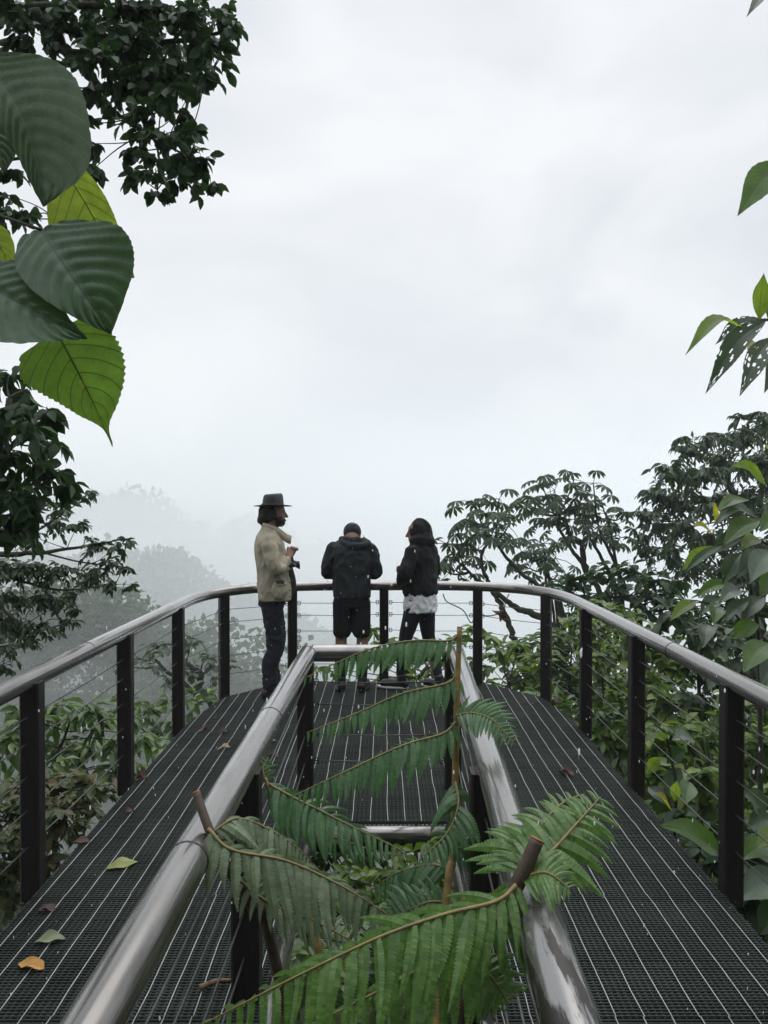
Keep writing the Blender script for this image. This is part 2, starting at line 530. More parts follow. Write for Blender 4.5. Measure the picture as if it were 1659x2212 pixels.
# ------------------------------------------------------------------ leaves
def leaf_tmpl(tw, fold=0.25, curl=0.18):
    """tw: list of (t, halfwidth); returns verts (x across, t along, z up), faces and uv"""
    V, U = [(0, 0, 0)], [(0, 0)]
    for t, w in tw:
        for x in (-1, 0, 1):
            V.append((x * w, t, abs(x) * w * fold - curl * t * t))
            U.append((x, t))
    V.append((0, 1, -curl))
    U.append((0, 1))
    fs = [(0, 2, 1), (0, 3, 2)]
    for i in range(len(tw) - 1):
        a, b = 1 + 3 * i, 4 + 3 * i
        fs += [(a, a + 1, b + 1, b), (a + 1, a + 2, b + 2, b + 1)]
    a = 1 + 3 * (len(tw) - 1)
    e = len(V) - 1
    fs += [(a, a + 1, e), (a + 1, a + 2, e)]
    return np.array(V, float), fs, np.array(U, float)
L_OVAL = leaf_tmpl([(0.12, 0.24), (0.36, 0.48), (0.64, 0.46), (0.86, 0.22)])
L_LANCE = leaf_tmpl([(0.25, 0.38), (0.55, 0.5), (0.82, 0.25)], curl=0.28)
L_FAR = (np.array([(0, 0, 0), (-0.5, 0.5, 0.1), (0, 1, -0.12), (0.5, 0.5, 0.1)], float), [(0, 3, 2, 1)], np.array([(0, 0), (-1, .5), (0, 1), (1, .5)], float))

def put_leaves(mb, tm, pos, d, nrm, L, wid):
    V, fs, uv = tm
    d = unit(d)
    s = unit(np.cross(d, nrm))
    n = np.cross(s, d)
    L = np.broadcast_to(np.asarray(L, float), (len(pos),))
    wid = np.broadcast_to(np.asarray(wid, float), (len(pos),))
    X = pos[:, None, :] + (L * wid)[:, None, None] * V[None, :, 0, None] * s[:, None, :] + L[:, None, None] * (V[None, :, 1, None] * d[:, None, :] + V[None, :, 2, None] * n[:, None, :])
    mb.tmpl(X, fs, uv)

def rand_dirs(rng, n, flat=1.0):
    v = rng.normal(size=(n, 3)) * [1, 1, flat]
    return unit(v)

def sprays(rng, lf, wd, c, r, twigs, per, L, wid, tm, droop=0.35, up=0.8, flat=0.7, out=None, twig_r=0.004, origin=None):
    """a clump: thin twigs from the middle outwards, leaves set alternately along each"""
    c = np.asarray(c, float)
    for _ in range(twigs):
        d = rand_dirs(rng, 1, flat)[0]
        if out is not None: d = unit(d + out)
        ln = r * rng.uniform(0.75, 1.2)
        st = c + rand_dirs(rng, 1)[0] * r * 0.35 * rng.random()
        t = np.linspace(0.12, 1, per)
        sag = np.array([0, 0, -1.0]) * droop * ln * 0.5
        P = st + d * ln * t[:, None] + sag * (t ** 2)[:, None]
        if wd is not None:
            tt = np.array([0, 0.5, 1.0])
            wd.tube(st + d * ln * tt[:, None] + sag * (tt ** 2)[:, None], [twig_r, twig_r * 0.8, twig_r * 0.5], n=3, caps=False)
        sd = unit(np.cross(d, [0, 0, 1.0]) + 1e-6)
        sg = np.where(np.arange(per) % 2 == 0, 1.0, -1.0)[:, None]
        ld = d * 0.55 + sg * sd * 0.8 + np.array([0, 0, -droop]) + rng.normal(size=(per, 3)) * 0.28
        ld[-1] = d + [0, 0, -droop]
        nr = np.array([0, 0, up]) + rng.normal(size=(per, 3)) * (1.05 - up) + unit(P - c) * 0.25
        put_leaves(lf, tm, P, ld, nr, L * rng.uniform(0.65, 1.15, per), wid * rng.uniform(0.85, 1.15, per))

# ------------------------------------------------------------------ the far wood, one mass of crowns on the slopes
rng = np.random.default_rng(5)
fb = MB()
cand = []
for _ in range(5200):
    th = rng.uniform(-0.66, 0.66)
    r = 26 * (360 / 26) ** rng.random() ** 0.85
    cand.append((r * math.sin(th), r * math.cos(th)))
for x, y in cand:
    r = math.hypot(x, y)
    if r < 34 and x > -6: continue
    if x > 6 and r < 60: continue
    z = float(ground_z(x, y))
    R = rng.uniform(1.6, 3.2) * (1 + r / 220)
    hgt = R * rng.uniform(0.8, 1.5)
    n = int(np.clip(22000 / r, 90, 480))
    fs_ = float(np.clip(r / 170, 0.3, 0.75))
    lumps = rand_dirs(rng, 5) * R * 0.62 * [1, 1, 0.6] + [0, 0, hgt]
    k = rng.integers(0, 5, n)
    dirs = rand_dirs(rng, n)
    dirs[:, 2] = np.abs(dirs[:, 2]) * 1.1 - 0.25
    P = np.array([x, y, z]) + lumps[k] + dirs * R * rng.uniform(0.35, 0.6, (n, 1))
    put_leaves(fb, L_FAR, P, dirs * 0.4 + rng.normal(size=(n, 3)) * 0.8, dirs + rng.normal(size=(n, 3)) * 0.5, R * fs_ * rng.uniform(0.28, 0.5, n), 0.8)
# and unseen wood behind the camera, added to darken what the wet steel mirrors
for _ in range(150):
    x, y = rng.uniform(-22, 22), rng.uniform(-20, -4.5)
    z = float(ground_z(x, y))
    R, hgt, n = rng.uniform(1.6, 2.6), rng.uniform(1.5, 4.0), 160
    dirs = rand_dirs(rng, n)
    P = np.array([x, y, z + hgt]) + dirs * R * [1, 1, 1.4] * rng.uniform(0.5, 1.0, (n, 1))
    put_leaves(fb, L_FAR, P, dirs * 0.4 + rng.normal(size=(n, 3)) * 0.8, dirs + rng.normal(size=(n, 3)) * 0.5, rng.uniform(0.4, 0.8, n), 0.9)
tag(fb.build('forest', M['forest'], smooth=False), 'misty far-off wood covering the valley slopes, and unseen trees added behind the camera', 'forest', kind='stuff')

# undergrowth: low leaves over the ground round the deck and in its well
ub = MB()
n = 56000
ux = rng.uniform(-13, 16, n)
uy = rng.uniform(-1, 15, n)
keep = (ux > 0.6) | (rng.random(n) < 0.45) | ((np.abs(ux) < 3) & (uy < 10))
ux, uy = ux[keep], uy[keep]
n = len(ux)
uz = ground_z(ux, uy) + np.minimum(rng.gamma(1.6, 0.26, n), 1.0) * np.where(ux > 1.7, 1.6, 1.0)
P = np.stack([ux, uy, uz], 1)
put_leaves(ub, L_OVAL, P, rng.normal(size=(n, 3)) * [1, 1, 0.4] + [0, 0, -0.15], rng.normal(size=(n, 3)) * 0.5 + [0, -0.2, 1], rng.uniform(0.10, 0.26, n), 0.62)
tag(ub.build('undergrowth', M['leaf_mid']), 'tangle of low leafy undergrowth under and around the deck', 'undergrowth', kind='stuff')

# ------------------------------------------------------------------ the deck
rng = np.random.default_rng(11)
DL, DR = -1.585, 1.545           # deck edges
YW0, YW1 = 1.05, 4.60            # well
WL, WR = -0.43, 0.385
YN, YF = -1.2, 8.22              # near and far ends
deck = thing('viewing_deck', 'dark plastic grating deck with pale wavering rods, jutting over the misty valley', 'deck', (0, 0, 0))

def half(y):
    """deck edge as it narrows beyond the side rails, cut in small steps"""
    if y <= 6.7: return DL, DR
    if y <= 7.55:
        t = (y - 6.7) / 0.85
        return DL + 0.12 * t, DR - 0.10 * t
    t = (y - 7.55) / (YF - 7.55)
    return DL + 0.12 + 0.50 * t, DR - 0.10 - 0.50 * t

def grating_panel(x0f, x1f, y0, y1, parent):
    g, r = MB(), MB()
    g.smooth = False
    pitch = 0.0185
    k = int(round((y1 - y0) / pitch))
    pitch = (y1 - y0) / k
    for i in range(k):
        y = y0 + (i + 0.5) * pitch
        a, b = x0f(y), x1f(y)
        a += rng.uniform(-0.008, 0.008); b += rng.uniform(-0.008, 0.008)
        # low ridge with a bevelled top
        z0, z1 = -0.020, rng.uniform(-0.0012, 0.0006)
        w = pitch * 0.33
        V = [(a, y - w, z0), (b, y - w, z0), (b, y - w * 0.5, z1), (a, y - w * 0.5, z1), (a, y + w * 0.5, z1), (b, y + w * 0.5, z1), (b, y + w, z0), (a, y + w, z0)]
        g.add(V, [(0, 1, 2, 3), (3, 2, 5, 4), (4, 5, 6, 7), (0, 3, 4, 7), (1, 6, 5, 2)])
    # dark bars the other way, just below the ridges' tops
    xa, xb = min(x0f(y0), x0f(y1)), max(x1f(y0), x1f(y1))
    sp = 0.0245
    for j in range(int((xb - xa) / sp) + 1):
        x = xa + j * sp
        ys = [y for y in np.arange(y0, y1 + 0.001, 0.05) if x0f(y) <= x <= x1f(y)]
        if len(ys) < 2: continue
        g.box((x, (ys[0] + ys[-1]) / 2, -0.013), (0.009, ys[-1] - ys[0], 0.020))
    # pale rods
    x = math.ceil(xa / 0.0975) * 0.0975 + 0.02
    while x < xb - 0.01:
        ys = [y for y in np.arange(y0, y1 + 0.001, 0.05) if x0f(y) + 0.005 <= x <= x1f(y) - 0.005]
        if len(ys) > 2:
            off, pts = rng.normal() * 0.0012, []
            drift = rng.normal() * 0.002
            for q, y in enumerate(np.arange(y0 - 0.0012 if ys[0] < y0 + 0.01 else ys[0], ys[-1], 0.16)):
                drift = 0.6 * drift + rng.normal() * 0.0016
                pts.append((x + off + drift, y, 0.0030 + rng.normal() * 0.0006))
            pts.append((x + off, y1 + 0.0012 if ys[-1] > y1 - 0.06 else ys[-1], 0.003))
            if len(pts) > 1:
                r.tube(pts, 0.0026, n=4, flat=0.9)
        x += 0.0975
    o = g.build('grating', M['grating'], parent, smooth=False)
    r.build('rod', M['rod'], o)
cst = lambda v: (lambda y: v)
ysp = [YN, 0.02, 1.05, 1.95, 2.84, 3.73, 4.60, 5.48, 6.38, 7.28, YF]
for y0, y1 in zip(ysp[:-1], ysp[1:]):
    e = 0.0012
    if y0 >= YW0 - 0.01 and y1 <= YW1 + 0.01:
        grating_panel(cst(DL), cst(WL), y0 + e, y1 - e, deck)
        grating_panel(cst(WR), cst(DR), y0 + e, y1 - e, deck)
    else:
        grating_panel(lambda y: half(y)[0], lambda y: half(y)[1], y0 + e, y1 - e, deck)
# beams below
for x in (-1.50, 1.46, -0.52, 0.475):
    mb = MB(); mb.box((x, 3.0, -0.11), (0.07, 8.4, 0.15)); mb.build('beam', M['beam'], deck, smooth=False)
for y in (0.6, 4.68, 6.4, 7.4):
    mb = MB(); mb.box((-0.02, y, -0.13), (2.80, 0.06, 0.13)); mb.build('beam', M['beam'], deck, smooth=False)
for (x, y) in ((-1.4, 1.0), (1.35, 1.0), (-1.4, 4.9), (1.35, 4.9), (-1.0, 7.0), (1.0, 7.0)):
    zg = float(ground_z(x, y)) - 0.4
    mb = MB(); mb.tube([(x, y, zg), (x, y, -0.2)], 0.09, n=12); mb.build('support_post', M['beam'], deck)
# round steel rim at the edge of the well
mb = MB()
zr = -0.055
RT = 0.045
mb.tube([(WL - 0.0 + RT * .2, YW0, zr), (WL + RT * .2, YW1 - 0.05, zr)], RT, n=14)
mb.build('well_rim', M['rail'], deck)
mb = MB(); mb.tube([(WR - RT * .2, YW0, zr), (WR - RT * .2, YW1 - 0.05, zr)], RT, n=14); mb.build('well_rim', M['rail'], deck)
mb = MB(); mb.tube([(WL - 0.03, YW1 - 0.04, zr), (WR + 0.03, YW1 - 0.04, zr)], RT, n=14); mb.build('well_rim', M['rail'], deck)

# ------------------------------------------------------------------ railings
def post(parent, x, y, z0, z1, rz=0.0, w=0.09, d=0.085):
    mb = MB()
    h = z1 - z0
    c, b = (w / 2, d / 2), 0.008
    prof = [(-c[0] + b, -c[1]), (c[0] - b, -c[1]), (c[0], -c[1] + b), (c[0], c[1] - b), (c[0] - b, c[1]), (-c[0] + b, c[1]), (-c[0], c[1] - b), (-c[0], -c[1] + b)]
    cs, sn = math.cos(rz), math.sin(rz)
    rings = []
    for z in np.linspace(z0, z1, 6):
        rings.append(np.array([(x + a * cs - q * sn, y + a * sn + q * cs, z) for a, q in prof]))
    mb.loft(rings)
    return mb.build('post', M['post'], parent, smooth=False)

def cable(parent, pts, r=0.0032):
    mb = MB()
    mb.tube(pts, r, n=6)
    return mb.build('cable', M['cable'], parent)

def ring_fit(parent, p, dr):
    """a shackle: a small flat link between post and cable"""
    mb = MB()
    dr = unit(dr)
    up = np.array([0, 0, 1.0])
    for s in (0.009, -0.009):
        ang = np.linspace(0, 2 * math.pi, 13)
        c = np.asarray(p) + up * s
        pts = [c + dr * math.cos(a) * 0.014 + up * math.sin(a) * 0.010 for a in ang]
        mb.tube(pts, 0.0035, n=5, caps=False)
    return mb.build('shackle', M['ring'], parent)

ZT = 1.0
RR_ = 0.047
outer = thing('railing', 'outer railing with wet steel handrail on dark posts, bowed round the far deck end', 'railing', (0, 4.0, 0), None)
OL = np.array([0, 4.0, 0])
def loc_o(p): return np.asarray(p, float) - OL
rail_path = [(-1.655, -1.0), (-1.655, 1.0), (-1.655, 3.0), (-1.65, 5.0), (-1.645, 6.45), (-1.625, 7.10), (-1.52, 7.54), (-1.32, 7.86), (-1.05, 8.06), (-0.75, 8.15), (-0.4, 8.19), (0, 8.20), (0.4, 8.20), (0.76, 8.17), (1.06, 8.06), (1.33, 7.86), (1.51, 7.52), (1.595, 7.05), (1.605, 6.4), (1.61, 5.0), (1.61, 3.0), (1.61, 1.0), (1.61, -1.0)]
rp = spline([(x, y, ZT - RR_) for x, y in rail_path], 6)
mb = MB(); mb.tube(rp - OL, RR_, n=20); mb.build('handrail', M['rail'], outer)
posts = [(-1.655, 0.9, 0), (-1.655, 2.4, 0), (-1.64, 3.85, 0), (-1.64, 5.24, 0), (-1.63, 6.55, 0.05), (-1.475, 7.62, 0.45), (-0.90, 8.12, 0.2), (0, 8.20, 0), (0.92, 8.12, -0.2), (1.48, 7.55, -0.45), (1.585, 6.5, -0.05), (1.59, 5.20, 0), (1.60, 3.80, 0), (1.61, 2.4, 0), (1.61, 0.9, 0)]
for x, y, rz in posts:
    post(outer, x, y - 4.0, -0.07, ZT - RR_ * 1.2, rz)
for z in (0.79, 0.67, 0.515, 0.36, 0.19):
    for (xa, ya, _), (xb, yb, _) in zip(posts[:-1], posts[1:]):
        a, b = np.array([xa, ya - 4, z]), np.array([xb, yb - 4, z])
        d = unit(b - a)
        m = (a + b) / 2 + [0, 0, -0.006]
        cable(outer, [a + d * 0.05, m, b - d * 0.05])
for i in (6, 7, 8):
    xa, ya, _ = posts[i]
    for z in (0.79, 0.67, 0.515, 0.36, 0.19):
        a = np.array([xa, ya - 4, z])
        for j in (i - 1, i + 1):
            b = np.array([posts[j][0], posts[j][1] - 4, z])
            d = unit(b - a)
            ring_fit(outer, a + d * 0.066, d)

inner = thing('railing', 'inner railing of thick wet steel tube fencing the square well in the deck', 'railing', (-0.02, 3.2, 0))
OI = np.array([-0.02, 3.2, 0])
ZI, RI = 0.885, 0.054
c = [(-0.535, 1.0), (-0.475, 5.2), (0.452, 5.2), (0.325, 1.0)]
P3 = [np.array([x, y, ZI - RI]) - OI for x, y in c]
def mitre(pts, r, n=20, closed=True):
    """a tube with mitred corners"""
    k = len(pts)
    rings = []
    for i in range(k):
        p, a, b = pts[i], pts[i - 1], pts[(i + 1) % k]
        d1, d2 = unit(p - a), unit(b - p)
        bis = unit(d2 - d1)
        s = math.sqrt(max(1e-6, 0.5 * (1 + np.dot(d1, d2))))
        ang = np.arange(n) * 2 * math.pi / n
        rings.append(p + r * (np.cos(ang)[:, None] * bis / s + np.sin(ang)[:, None] * np.array([0, 0, 1.0])))
    V, fs = np.concatenate(rings), []
    return rings
rings = mitre(P3, RI)
for i, nm in enumerate(('left', 'far', 'right', 'near')):
    a, b = rings[i], rings[(i + 1) % 4]
    mb = MB()
    m = [a + (b - a) * t for t in np.linspace(0, 1, 12)]
    # the bisector changes side from corner to corner: match each vertex to its nearest
    d = b - a
    if np.ptp(np.linalg.norm(d, axis=1)) > 0.3:
        idx = [(10 - k) % 20 for k in range(20)]
        b = b[idx]
        m = [a + (b - a) * t for t in np.linspace(0, 1, 12)]
    if nm == 'right':              # its near length is bare of the pale film, dark with streaks
        cut = a + (b - a) * 0.774
        mb.loft([a + (cut - a) * t for t in np.linspace(0, 1, 9)], caps=False)
        md = MB(); md.loft([cut + (b - cut) * t for t in np.linspace(0, 1, 5)], caps=False)
        md.build('handrail', M['rail_dark'], inner)
    else:
        mb.loft(m, caps=False)
    mb.build('handrail', M['rail'], inner)
def seam(parent, a, b, t, r):
    mb = MB()
    a, b = np.asarray(a, float), np.asarray(b, float)
    d = unit(b - a)
    c = a + (b - a) * t
    mb.tube([c - d * 0.004, c - d * 0.0025, c + d * 0.0025, c + d * 0.004], [r - 0.001, r + 0.0016, r + 0.0016, r - 0.001], n=24, caps=False)
    mb.build('weld_seam', M['beam'], parent)
for i, ts in ((0, (0.28, 0.62, 0.985)), (1, (0.03, 0.97)), (2, (0.015, 0.42, 0.774))):
    for t_ in ts:
        seam(inner, P3[i], P3[(i + 1) % 4], t_, RI)
for (xs, ya, yb) in ((-1.655, 1.0, 3.0), (1.61, 1.0, 3.0), (-1.652, 3.0, 5.0), (1.61, 3.0, 5.0)):
    seam(outer, np.array([xs, ya, ZT - RR_]) - OL, np.array([xs, yb, ZT - RR_]) - OL, 0.8, RR_)
ip = [(-0.49, 5.16), (-0.495, 2.97), (-0.525, 1.06), (0.43, 5.16), (0.36, 2.97), (0.32, 1.06)]
for x, y in ip:
    post(inner, x - OI[0], y - OI[1], -0.09, ZI - RI * 1.3, 0, 0.10, 0.095)
for z in (0.66, 0.52, 0.33, 0.165):
    for a, b in ((0, 3), (0, 1), (1, 2), (3, 4), (4, 5)):
        A, B = np.array([*ip[a], z]) - OI, np.array([*ip[b], z]) - OI
        d = unit(B - A)
        cable(inner, [A + d * 0.055, (A + B) / 2 + [0, 0, -0.008], B - d * 0.055], 0.0036)
        if (a, b) == (0, 3):
            ring_fit(inner, A + d * 0.066, d); ring_fit(inner, B - d * 0.066, -d)

# ------------------------------------------------------------------ trees and shrubs
def plant(name, label, cat, base, clumps, depth, lm, wm, L, wid, tm=L_OVAL, dens=1.0, droop=0.35, up=0.8, flat=0.7, trunk=None, seed=1, group=None, dj=0.35, twig_r=0.004, part='crown', stem='trunk', per=7, links=True):
    """clumps: (px, py, radius in px[, depth]); trunk: list of (points, radii); base: where it stands"""
    rng = np.random.default_rng(seed)
    root = thing(name, label, cat, base, group)
    lf, wd = MB(), MB()
    base = np.asarray(base, float)
    limbs = []
    if trunk:
        for pts, rad in trunk:
            pts = np.array([p if len(p) == 3 and not isinstance(p, tuple) else p for p in pts], float)
            q = spline(pts, 5) if len(pts) > 2 else pts
            rr_ = np.interp(np.linspace(0, 1, len(q)), np.linspace(0, 1, len(rad)), rad)
            q = q + rng.normal(size=q.shape) * rr_[:, None] * 0.25
            wd.tube(q, rr_, n=7)
            limbs.append(q)
    allp = np.concatenate(limbs) if limbs else base[None, :]
    for c in clumps:
        px, py, r = c[:3]
        d = (c[3] if len(c) > 3 else depth) + rng.normal() * dj
        cen = W(px, py, d)
        R = r * d / F
        tw = max(3, int(round(dens * 5.5 * (R / (L * 1.6)) ** 2 * 1.3)))
        if links:
            i = np.argmin(np.linalg.norm(allp - cen, axis=1) + (allp[:, 2] > cen[2]) * 0.3)
            a = allp[i]
            mid = (a + cen) / 2 + rng.normal(size=3) * R * 0.25
            q = spline([a, mid, cen], 4)
            wd.tube(q, np.linspace(twig_r * 2.2, twig_r, len(q)), n=4)
        sprays(rng, lf, wd, cen, R, tw, per, L, wid, tm, droop, up, flat, twig_r=twig_r)
    lf.build(part, lm, root, loc=base)
    wd.build(stem, wm, root, loc=base)
    return root

def on_ground(px, d):
    p = W(px, 1106, d)
    return np.array([p[0], p[1], float(ground_z(p[0], p[1])) - 0.05])

def trunk_to(base, pts, r0, r1, k=0.25):
    """from the ground up to the first given point and on"""
    b = np.asarray(base, float)
    t = np.asarray(pts[0], float)
    return [[b, b * 0.6 + t * 0.4 + [0, 0, k], *[np.asarray(p, float) for p in pts]], [r0, r1]]

# ---- overhanging tree, top left
d = 5.0
b = np.array([-4.6, 5.6, float(ground_z(-4.6, 5.6)) - 0.1])
br = lambda pts, dd=d: [W(x, y, dd + k * 0.05) for k, (x, y) in enumerate(pts)]
tl_main = [b, b + [0.3, -0.1, 3.5], W(-420, 120, 5.5), W(-160, -60, 5.2)]
tl = [
    ([*tl_main, *br([(0, 20), (90, 47), (144, 108), (201, 173), (240, 235), (270, 259), (306, 288)])], [0.16, 0.11, 0.05, 0.022, 0.006]),
    (br([(0, 15), (144, 65), (252, 94), (380, 90), (480, 70), (520, 50)]), [0.03, 0.018, 0.006]),
    (br([(-160, 60), (0, 126), (54, 158), (108, 176), (180, 190)]), [0.03, 0.015, 0.005]),
    (br([(-100, 20), (150, 10), (330, 25), (440, 25)]), [0.03, 0.018, 0.005]),
    (br([(144, 108), (260, 130), (380, 160), (450, 165)]), [0.02, 0.012, 0.004]),
    (br([(270, 259), (330, 300), (345, 360), (340, 410)]), [0.010, 0.004]),
    (br([(306, 288), (390, 330), (440, 370)]), [0.009, 0.004]),
    (br([(0, 126), (30, 230), (60, 330), (120, 470)], 5.2), [0.03, 0.035, 0.03]),
]
cl = [(30, 20, 45), (90, 15, 50), (150, 25, 45), (200, 15, 50), (260, 20, 50), (320, 15, 50), (380, 20, 50), (430, 30, 50), (475, 25, 40), (505, 45, 26),
      (180, 75, 42), (240, 80, 48), (300, 80, 48), (360, 85, 50), (420, 85, 48), (465, 100, 38), (160, 125, 30), (220, 130, 45), (280, 135, 48), (340, 140, 48),
      (400, 145, 46), (445, 160, 32), (480, 120, 22), (120, 195, 22), (165, 190, 30), (210, 185, 32), (265, 185, 42), (320, 190, 42), (370, 190, 38), (415, 190, 26),
      (285, 235, 30), (335, 240, 38), (385, 240, 32), (310, 285, 28), (350, 290, 36), (400, 275, 26), (430, 290, 18), (295, 330, 26), (340, 335, 32), (395, 335, 32),
      (438, 340, 30), (330, 380, 24), (300, 380, 18), (380, 385, 24), (425, 385, 24), (455, 395, 16), (342, 418, 16), (185, 262, 22), (200, 310, 22), (208, 360, 18),
      (25, 75, 30), (60, 62, 30), (15, 420, 32), (20, 365, 20), (45, 470, 30), (5, 465, 35), (40, 110, 20), (100, 90, 26)]
plant('broadleaf_tree', 'dark leafy branches hanging into the top left sky from a tree beside the deck', 'tree', b, cl, d, M['leaf_dark'], M['mossy_bark'], 0.088, 0.58, dens=1.75, droop=0.75, up=0.45, trunk=tl, seed=3, dj=0.22, twig_r=0.0022, per=7)
# twiggy bare shoots beside its lower limb
# ---- larger-leaved dark shrub behind the giant leaves
d = 4.3
b = np.array([-2.75, 4.5, float(ground_z(-2.75, 4.5)) - 0.1])
cl = [(20, 810, 40), (60, 840, 38), (100, 880, 26), (30, 890, 42), (75, 920, 42), (115, 955, 26), (20, 975, 45), (70, 1005, 42), (110, 1020, 34), (140, 1045, 22), (30, 1065, 40), (80, 1080, 36), (15, 1120, 36), (-30, 900, 60), (-40, 1020, 60), (-20, 1150, 50), (50, 1125, 28)]
tr = [trunk_to(b, [W(-60, 1150, 4.4), W(-10, 1000, 4.3), W(20, 860, 4.3)], 0.05, 0.015), ([W(-60, 1150, 4.4), W(40, 1080, 4.3), W(120, 1030, 4.2)], [0.02, 0.006]), ([W(-10, 1000, 4.3), W(60, 930, 4.2), W(110, 900, 4.2)], [0.015, 0.005])]
plant('shrub', 'dark shrub with pointed glossy leaves against the sky below the giant leaves', 'shrub', b, cl, d, M['leaf_dark'], M['bark'], 0.115, 0.46, tm=L_LANCE, dens=2.6, droop=0.75, up=0.55, trunk=tr, seed=7, dj=0.2, twig_r=0.003)
# ---- fine-leaved arching branches, left
d = 5.2
b = np.array([-3.6, 5.6, float(ground_z(-3.6, 5.6)) - 0.1])
cl = [(60, 1155, 36), (115, 1130, 32), (165, 1140, 26), (130, 1095, 26), (175, 1072, 16), (195, 1060, 12), (205, 1180, 32), (250, 1178, 24), (272, 1165, 12), (275, 1222, 18), (240, 1215, 26), (20, 1220, 42), (80, 1230, 42), (140, 1228, 40), (200, 1232, 34), (250, 1262, 22), (280, 1262, 12), (35, 1290, 42), (95, 1290, 40), (155, 1290, 34), (25, 1345, 40), (85, 1350, 34), (140, 1340, 24), (165, 1320, 14), (20, 1395, 30), (60, 1390, 24), (-30, 1250, 60), (-30, 1340, 50), (5, 1440, 30)]
tr = [trunk_to(b, [W(-180, 1230, 5.4), W(0, 1200, 5.2), W(90, 1193, 5.2), W(180, 1180, 5.1), W(270, 1164, 5.1)], 0.035, 0.003),
      ([W(-80, 1215, 5.3), W(30, 1250, 5.2), W(130, 1275, 5.1), W(250, 1262, 5.0)], [0.014, 0.003]), ([W(-80, 1215, 5.3), W(10, 1320, 5.2), W(80, 1360, 5.1), W(150, 1345, 5.0)], [0.014, 0.003]),
      ([W(0, 1200, 5.2), W(90, 1140, 5.2), W(180, 1080, 5.1)], [0.010, 0.003]), ([W(90, 1193, 5.2), W(180, 1215, 5.1), W(275, 1225, 5.0)], [0.007, 0.0025])]
plant('slender_tree', 'slender tree with arching twigs of small pointed leaves over the misty slope', 'tree', b, cl, d, M['leaf_grey'], M['twig'], 0.056, 0.46, tm=L_LANCE, dens=1.35, droop=0.55, up=0.7, trunk=tr, seed=9, dj=0.2, twig_r=0.0016, per=8)

# ---- below the deck, left
cl = [(60, 1560, 40), (110, 1530, 40), (170, 1540, 42), (215, 1560, 42), (245, 1600, 32), (130, 1600, 42), (185, 1620, 42), (235, 1660, 36), (60, 1625, 42), (20, 1600, 40), (30, 1540, 30), (110, 1660, 42), (290, 1650, 26), (300, 1590, 20)]
b = on_ground(120, 8.4)
plant('shrub', 'tall green shrub with narrow leaves rising beyond the left railing', 'shrub', b, cl, 8.2, M['leaf_mid'], M['bark'], 0.20, 0.36, tm=L_LANCE, dens=2.7, droop=0.5, trunk=[trunk_to(b, [W(120, 1680, 8.3), W(150, 1560, 8.2)], 0.05, 0.01)], seed=12, twig_r=0.004)
cl = [(30, 1700, 45), (90, 1690, 45), (150, 1690, 42), (200, 1700, 38), (235, 1705, 22), (60, 1750, 48), (130, 1750, 45), (180, 1740, 38), (20, 1800, 48), (90, 1810, 45), (150, 1790, 34), (40, 1870, 48), (100, 1860, 36), (10, 1930, 42), (60, 1920, 32), (-30, 1760, 60), (-30, 1880, 60)]
b = on_ground(40, 6.6)
plant('shrub', 'reddish green small-leaved shrub filling the slope under the left railing', 'shrub', b, cl, 6.5, M['leaf_red'], M['bark'], 0.10, 0.62, dens=2.3, droop=0.25, up=0.85, trunk=[trunk_to(b, [W(60, 1880, 6.5), W(80, 1760, 6.5)], 0.03, 0.008)], seed=13, twig_r=0.003)
cl = [(300, 1555, 26, 12), (340, 1540, 28, 12), (385, 1560, 22, 12), (320, 1600, 26, 11), (420, 1530, 18, 13), (350, 1580, 22, 12), (290, 1610, 20, 11), (360, 1510, 22, 13), (270, 1540, 28, 11), (310, 1515, 24, 12), (400, 1500, 22, 13), (440, 1515, 20, 13), (250, 1500, 26, 12), (355, 1620, 20, 10)]
b = on_ground(330, 12)
plant('shrub', 'small pale green shrub close by the left deck edge, between two posts', 'shrub', b, cl, 12, M['leaf_mid'], M['bark'], 0.19, 0.45, dens=1.4, trunk=[trunk_to(b, [W(330, 1600, 12)], 0.04, 0.012)], seed=14)
cl = [(350, 1400, 30), (410, 1385, 26), (300, 1425, 20), (450, 1420, 26), (490, 1435, 20), (420, 1455, 26), (380, 1470, 24), (330, 1440, 20), (470, 1465, 20), (265, 1440, 16), (440, 1490, 22), (395, 1425, 22)]
b = on_ground(420, 23)
plant('crooked_tree', 'small crooked tree fading in mist beyond the left railing posts', 'tree', b, cl, 23, M['leaf_grey'], M['mossy_bark'], 0.23, 0.55, dens=1.0, trunk=[trunk_to(b, [W(465, 1540, 23), W(425, 1500, 23), W(435, 1460, 23), W(400, 1430, 23)], 0.22, 0.06), ([W(425, 1500, 23), W(360, 1450, 23), W(330, 1420, 23)], [0.08, 0.03])], seed=15, twig_r=0.012, flat=0.5)

